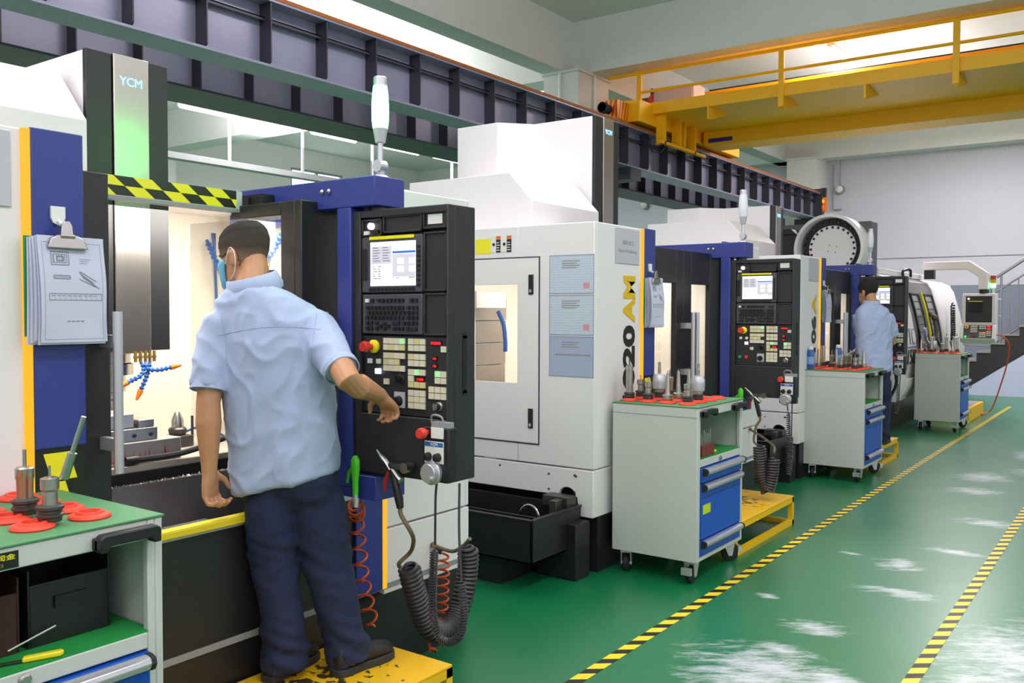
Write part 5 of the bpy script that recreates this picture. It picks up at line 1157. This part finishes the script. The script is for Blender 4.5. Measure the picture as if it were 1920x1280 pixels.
def figure(name_label, loc, xd, J, group=None):
    t = thing('person', name_label, 'person', loc); t.rotation_euler = (0, 0, math.atan2(xd[1], xd[0]))
    hc = Vec(J['head']); F = Vec(J['face']).normalized(); U = Vec(J.get('up', (0, 0, 1))); U = (U-F*U.dot(F)).normalized(); X = F.cross(U)
    H = lambda f, x, u: hc+F*f+X*x+U*u
    rings = [(-.125, .058, .026, .026), (-.112, .05, .042, .042), (-.09, .04, .055, .058), (-.06, .026, .064, .072), (-.025, .012, .07, .086), (.015, .0, .075, .096), (.05, -.004, .0765, .098), (.08, -.008, .069, .089), (.103, -.008, .052, .07), (.117, -.006, .03, .042), (.122, -.006, .008, .012)]
    m = MB()
    m.ellipse_loft([(H(f, 0, u), X*w, F*d) for u, f, w, d in rings], 28)
    nb = Vec(J['neck']); m.tube([H(-.03, 0, .0), H(-.03, 0, -.06), nb+Vec((0, 0, .03)), nb+Vec((0, 0, -.06))], [.05, .056, .06, .075], 16)
    for s in (-1, 1):
        c = H(-.012, s*.078, -.022); m.ellipse_loft([(c-U*.032, X*.004, F*.008), (c-U*.02, X*.009, F*.013), (c, X*.011, F*.018), (c+U*.02+X*s*.004, X*.011, F*.019), (c+U*.033+X*s*.004, X*.005, F*.01)], 12)
    m.ellipse_loft([(H(.09, 0, .01), X*.008, F*.01), (H(.097, 0, -.015), X*.011, F*.014), (H(.098, 0, -.035), X*.017, F*.016), (H(.09, 0, -.045), X*.012, F*.012)], 12)
    # trunk and legs below the clothes, arms
    for c, a, b in J['torso'][1:]: pass
    T = [(Vec(c), Vec(a)*.82, Vec(b)*.8) for c, a, b in J['torso'][:-1]]
    m.ellipse_loft(T, 20)
    for s in 'LR':
        h = [Vec(p) for p, r in J['leg'+s]]; m.tube([T[-1][0]*.6+h[0]*.4+Vec((0, 0, .06))]+h, [.07]+[r*.72 for p, r in J['leg'+s]], 12)
        A = [Vec(p) for p in J['arm'+s]]
        sh, el, wr = A; fa = el.lerp(wr, .3)
        m.tube([T[3][0].lerp(sh, .4), sh, sh.lerp(el, .5), el, fa, el.lerp(wr, .7), wr], [.06, .055, .049, .043, .046, .036, .027], 14)
        hd = J['hand'+s]; dd = Vec(hd[0]).normalized(); m.tube([el.lerp(wr, .8), wr, wr+dd*.03, wr+dd*.055], [.032, .0285, .0265, .022], 14)
        if not J.get('glove'+s): hand(m, wr, *hd)
    body = fuse(m, 'body', SKIN, t, .0038, 2)
    for s in (-1, 1):
        MB().sph(H(.083, s*.031, .0), .0115, 12).obj('eye', WHITEP, t); MB().sph(H(.0925, s*.031, .0), .005, 8).obj('iris', DARK, t)
        MB().tube([H(.088, s*.016, .02), H(.092, s*.031, .026), H(.078, s*.05, .021)], .0035, 6).obj('eyebrow', HAIR, t)
        if J.get('glove'+('L' if s < 0 else 'R')):
            g = MB(); q = 'L' if s < 0 else 'R'; wr = Vec(J['arm'+q][2]); hand(g, wr, *J['hand'+q], 1.0, 1.12); dd = Vec(J['hand'+q][0]).normalized(); g.tube([wr-dd*.05, wr-dd*.01, wr+dd*.02], [.034, .033, .03], 14)
            fuse(g, 'glove', mat('glove_white', 'd6d2cc', .9, bump=.3, scale=300), t, .0042, 1)
    # hair: a shell grown on the skull, cut along the hairline, fading to short sides
    k = MB(); n = 48; rr = []
    for i in range(33):
        u = -.078+.2*i/32
        for (u0, f0, w0, d0), (u1, f1, w1, d1) in zip(rings, rings[1:]):
            if u0 <= u <= u1: q = (u-u0)/(u1-u0); rr.append((u, f0+(f1-f0)*q, w0+(w1-w0)*q, d0+(d1-d0)*q)); break
    thick = J.get('hair', .009)
    def keep(u, a):     # a: 0 front .. pi back
        a = abs(a); line = .062-.012*math.cos(a*2) if a < .9 else (.005 if a < 1.75 else -.058 if a > 2.2 else .005-.063*(a-1.75)/.45)
        return u > line-(.012 if J.get('long') else 0)
    vs_ = []
    for j, (u, f, w_, d_) in enumerate(rr):
        g = thick*min(1, max(.22, (u+.07)/.12)); row = []
        for i in range(n):
            a = -math.pi+2*math.pi*i/n; nz = 1+.3*noise.noise(Vec((math.cos(a)*9, math.sin(a)*9, u*70)))+.15*noise.noise(Vec((math.cos(a)*30, math.sin(a)*30, u*200)))
            row.append(k.b.verts.new(H(f+(d_+g*nz)*math.cos(a), (w_+g*nz)*math.sin(a), u+(g*.9*nz*min(1, max(0, (u-.05)/.05))))))
        vs_.append(row)
    for j in range(len(rr)-1):
        for i in range(n):
            if keep((rr[j][0]+rr[j+1][0])/2, -math.pi+2*math.pi*(i+.5)/n): k.face([vs_[j][i], vs_[j][(i+1) % n], vs_[j+1][(i+1) % n], vs_[j+1][i]])
    k.face(vs_[-1])
    bmesh.ops.delete(k.b, geom=[v for v in k.b.verts if not v.link_faces], context='VERTS')
    o = k.obj('hair', HAIR if J.get('long') else FADE, t, sm=80); sd = o.modifiers.new('thick', 'SOLIDIFY'); sd.thickness = .004; sd.offset = -1
    if J.get('mask'):
        q = MB(); rows = []
        for i in range(9):
            u = -.115+.105*i/8; row = []
            for j in range(15):
                a = R(-78+156*j/14); f0, w0, d0 = next((f, w_, d_) for uu, f, w_, d_ in [(x_[0], x_[1], x_[2], x_[3]) for x_ in rings] if uu >= u-.02)
                row.append(q.b.verts.new(H(f0+(d0+.016-.006*abs(math.sin(a)))*math.cos(a)**.8*1.0+(.012*math.cos(a)**3), (w0+.006)*math.sin(a), u+.002*(i % 2))))
            rows.append(row)
        for A, B in zip(rows, rows[1:]):
            for j in range(14): q.face([A[j], A[j+1], B[j+1], B[j]])
        o = q.obj('face_mask', MASKB, t, sm=60); sd = o.modifiers.new('thick', 'SOLIDIFY'); sd.thickness = .003
        for s in (-1, 1): MB().tube(spline([H(.035, s*.073, -.03), H(.01, s*.083, -.005), H(-.012, s*.087, .016), H(-.03, s*.09, -.002), H(-.03, s*.087, -.035), H(-.005, s*.075, -.075), H(.03, s*.066, -.09)]), .0018, 6).obj('mask_strap', WHITEP, t)
    else: MB().tube([H(.088, -.022, -.07), H(.094, 0, -.072), H(.088, .022, -.07)], .005, 6).obj('mouth', mat('lip', '9a5c4c', .5), t)
    # shirt: trunk and both sleeves, one cloth
    sh = MB(); sh.ellipse_loft(J['torso'], 32, e=2.35)
    for s in 'LR':
        (p0, r0), (p1, r1), (p2, r2) = J['sleeve'+s]; sh.tube([Vec(J['torso'][3][0]).lerp(Vec(p0), .55), p0, p1, p2], [r0*.95, r0, r1, r2], 22)
    zl = min(c[2] for c, a, b in J['torso']); sd_ = J.get('seed', 0)
    def folds(c):
        q = Vec((c.x*7+sd_, c.y*7, c.z*3.2+c.x*3)); a = noise.noise(q); b = noise.noise(Vec((c.x*16-c.z*6+sd_, c.y*14, c.z*8))); r_ = 1-abs(noise.noise(Vec((c.x*5+c.z*4, c.y*5+sd_, c.z*4.2-c.x*4))))*2
        r2_ = 1-abs(noise.noise(Vec((c.x*11+c.z*5+sd_, c.y*9, c.z*7-c.x*9))))*2
        return .009*a+.005*b+.022*max(0, r_-.45)**2+.014*max(0, r2_-.5)**2
    cl = fuse(sh, 'shirt', CLOTH, t, .0085, 5, folds)
    for s in 'LR':
        (p1, r1), (p2, r2) = J['sleeve'+s][1:]; d = (Vec(p2)-Vec(p1)).normalized()
        MB().lathe([(r2*.99, -.028), (r2*1.035, -.026), (r2*1.05, .004), (r2*.98, .006), (r2*.95, -.02)], Vec(p2), d, 26, cap=False).obj('sleeve_hem', CLOTH, cl)
    cA, aA, bA = [Vec(q) for q in J['collar']]
    q = MB(); R_ = []
    for (kx, up, ex) in ((1.0, -.02, .0), (1.03, .0, .006), (.9, .042, .0), (.84, .044, -.004), (.82, .0, -.006)):
        R_.append((cA+aA.cross(bA).normalized()*up, aA*kx, bA*kx))
    q.ellipse_loft(R_, 30); bmesh.ops.delete(q.b, geom=[f for f in q.b.faces if len(f.verts) > 4], context='FACES_ONLY')
    q.obj('collar', CLOTH, cl, sm=70)
    # yoke and armhole seams across the back, laid on the cloth
    from mathutils.bvhtree import BVHTree
    bv = BVHTree.FromPolygons([v.co for v in cl.data.vertices], [p_.vertices[:] for p_ in cl.data.polygons])
    def seam(P, name):
        pts = []
        for p_ in P:
            h = bv.ray_cast(Vec((p_[0], -1, p_[1])), Vec((0, 1, 0)))[0]
            if h: pts.append(h+Vec((0, -.0002, 0)))
        if len(pts) > 2: MB().tube(pts, 0.0011, 6).obj(name, SEAM, cl)
    T3 = J['torso'][3]; xa, xb = T3[0][0]-T3[1][0]*.93, T3[0][0]+T3[1][0]*.93; zy = J['torso'][4][0][2]+.045
    seam([(xa+(xb-xa)*i/20, zy+.02*math.sin(3.14*i/20)+J.get('seam', 0)*(i-10)/10) for i in range(21)], 'yoke_seam')
    for s_, x_ in ((-1, xa), (1, xb)): seam([(x_-s_*(.012+.02*math.sin(1.7*i/10)), T3[0][2]+.03-.019*i) for i in range(11)], 'armhole_seam')
    # trousers, shoes
    p = MB(); hp = J['hips']; p.ellipse_loft(hp, 24, e=2.3)
    for s in 'LR': L = J['leg'+s]; p.tube([Vec(hp[-1][0])*.45+Vec(L[0][0])*.55+Vec((0, 0, .1))]+[Vec(a) for a, b in L], [L[0][1]*1.02]+[b for a, b in L], 20)
    def tf(c):
        e = max(0, 1-abs(c.z-.12)/.14)+.55*max(0, 1-abs(c.z-.46)/.16)+.2
        return .006*noise.noise(Vec((c.x*9, c.y*9, c.z*5)))+e*.017*noise.noise(Vec((c.x*8, c.y*8, c.z*26+c.x*9)))+e*.012*max(0, .5-abs(noise.noise(Vec((c.x*6+5, c.y*6, c.z*15-c.x*10))))*2)+.003*noise.noise(Vec((c.x*18, c.y*18, c.z*14)))
    fuse(p, 'trousers', TROUS, t, .009, 4, tf)
    for s in 'LR':
        (hx, hy), (dx, dy) = J['shoe'+s]; d = Vec((dx, dy, 0)).normalized(); r = Vec((d.y, -d.x, 0)); O = Vec((hx, hy, 0)); P = lambda f, z: O+d*f+Vec((0, 0, z))
        q = MB()
        for f0, w_, h_ in (): pass
        rg = [(.0, .022, .05), (.012, .034, .09), (.05, .038, .105), (.095, .037, .10), (.13, .039, .082), (.18, .045, .064), (.23, .046, .056), (.265, .037, .046), (.282, .018, .034)]
        q.ellipse_loft([(P(f, .02+h_/2), r*w_, Vec((0, 0, h_/2))) for f, w_, h_ in rg], 18, e=2.6)
        so = q.obj('shoe', SHOE, t, sm=60)
        q = MB(); out = [(-.004, .018), (.0, .03), (.03, .04), (.09, .04), (.13, .041), (.19, .05), (.235, .05), (.27, .04), (.29, .016)]
        ol = [P(f, 0)+r*w_ for f, w_ in out]+[P(f, 0)-r*w_ for f, w_ in out[::-1]]
        q.prism([(v.x, v.y) for v in ol], 'z', 0.0, .03); q.obj('sole', SOLE, so, .004)
        q = MB()
        for f in (.11, .13, .15): q.tube([P(f, .10-.35*(f-.1))+r*-.025, P(f+.004, .11-.4*(f-.1)), P(f, .10-.35*(f-.1))+r*.025], .003, 6)
        q.obj('laces', DARK, so)
    return t
# turned slightly to the right of the viewing direction, leaning to the left, head turned down and left
ca, sa = math.cos(R(20)), math.sin(R(20))
def ring(c, w_, d, tilt=0, dy=0): return (c, (w_*ca, -w_*sa, tilt), (d*sa, d*ca, 0))
J1 = dict(head=(-.278, .075, 1.578), face=(-.72, .62, -.30), up=(-.12, .25, 1), neck=(-.25, .015, 1.45), mask=True, seam=.012, seed=2.0, hair=.009, fade=.012,
    torso=[ring((-.245, .012, 1.475), .075, .07, -.0), ring((-.238, .01, 1.44), .125, .085), ring((-.205, .005, 1.395), .185, .105, -.01), ring((-.19, .0, 1.335), .207, .122, -.01), ring((-.175, -.005, 1.25), .207, .132), ring((-.165, -.01, 1.14), .205, .128), ring((-.153, -.01, 1.02), .207, .128), ring((-.142, -.005, .90), .205, .135), ring((-.138, 0, .80), .203, .142, .025), ring((-.135, 0, .735), .198, .142, .045), ring((-.135, 0, .724), .18, .125, .042)],
    sleeveL=(((-.365, .02, 1.315), .072), ((-.388, .0, 1.2), .068), ((-.402, -.03, 1.087), .066)), sleeveR=(((-.012, -.075, 1.305), .074), ((.02, -.16, 1.235), .07), ((.06, -.255, 1.165), .063)),
    armL=((-.37, .02, 1.31), (-.405, -.045, 1.04), (-.402, -.06, .80)), armR=((-.012, -.08, 1.31), (.082, -.335, 1.13), (.2, -.17, 1.067)),
    handL=((.03, .06, -1), (.75, -.5, .1), (.5, .85, .1), 1.3, 1.08), handR=((.45, .6, -.55), (-.1, .25, -.9), (-.75, .6, .0), 1.55),
    collar=((-.243, .02, 1.462), (.098, -.02, .022), (.02, .09, .018)),
    hips=[ring((-.13, 0, .90), .165, .115), ring((-.125, 0, .82), .178, .125), ring((-.115, 0, .74), .182, .128), ring((-.108, 0, .68), .165, .105), ring((-.105, 0, .64), .11, .07)],
    legL=[((-.192, 0, .64), .098), ((-.183, .005, .45), .088), ((-.155, -.005, .25), .08), ((-.143, -.02, .12), .08), ((-.143, -.02, .035), .088)], legR=[((-.02, 0, .66), .102), ((.016, .01, .44), .094), ((.058, .0, .23), .081), ((.085, -.01, .11), .08), ((.096, -.01, .035), .088)],
    shoeL=((-.205, -.07), (.62, .78)), shoeR=((.04, -.075), (.80, .6)))
figure('masked man in light blue shirt and navy trousers on the near platform, hand on panel', (-2.56, 2.32, .225), (.645, .764), J1)
ca, sa = math.cos(R(-20)), math.sin(R(-20))
J2 = dict(head=(-.045, .03, 1.60), face=(-.75, .66, -.1), up=(0, .08, 1), neck=(-.01, .0, 1.46), seed=9.0, hair=.014, long=True, fade=-.03,
    torso=[ring((-.01, .0, 1.48), .07, .065), ring((-.01, .0, 1.45), .115, .08), ring((0, 0, 1.405), .165, .10), ring((.01, 0, 1.34), .185, .115), ring((.015, 0, 1.25), .185, .122), ring((.02, 0, 1.13), .18, .12), ring((.025, 0, 1.0), .182, .122), ring((.03, 0, .88), .182, .13), ring((.03, 0, .79), .182, .135), ring((.03, 0, .76), .178, .13)],
    sleeveL=(((-.14, .0, 1.32), .068), ((-.125, -.01, 1.24), .064), ((-.105, -.02, 1.155), .06)), sleeveR=(((.155, .05, 1.32), .068), ((.18, .07, 1.23), .064), ((.2, .10, 1.14), .06)),
    armL=((-.14, 0, 1.32), (-.085, -.03, 1.06), (-.145, .13, .97)), armR=((.155, .05, 1.32), (.205, .12, 1.07), (.16, .33, 1.1)),
    handL=((-.6, .35, -.3), (0, .3, -1), (.4, .7, 0), .7), handR=((-.2, .9, .1), (0, .2, -.9), (-.9, .0, .1), .8), gloveL=True,
    collar=((-.008, .005, 1.468), (.088, .0, .0), (.0, .085, .012)),
    hips=[ring((.03, 0, .90), .15, .11), ring((.03, 0, .8), .16, .118), ring((.03, 0, .72), .165, .12), ring((.03, 0, .66), .145, .10), ring((.03, 0, .62), .09, .06)],
    legL=[((-.05, 0, .64), .092), ((-.06, .01, .45), .082), ((-.065, 0, .25), .073), ((-.065, -.02, .12), .072), ((-.065, -.02, .055), .075)], legR=[((.11, .02, .64), .092), ((.12, .04, .45), .082), ((.12, .03, .25), .073), ((.12, .01, .12), .072), ((.12, .01, .055), .075)],
    shoeL=((-.05, -.08), (-.2, .95)), shoeR=((.12, -.05), (.15, .95)))
figure('man in pale blue shirt seen from behind with a white glove at the farther panel', (-2.44, 9.86, .215), (.97, .24), J2)
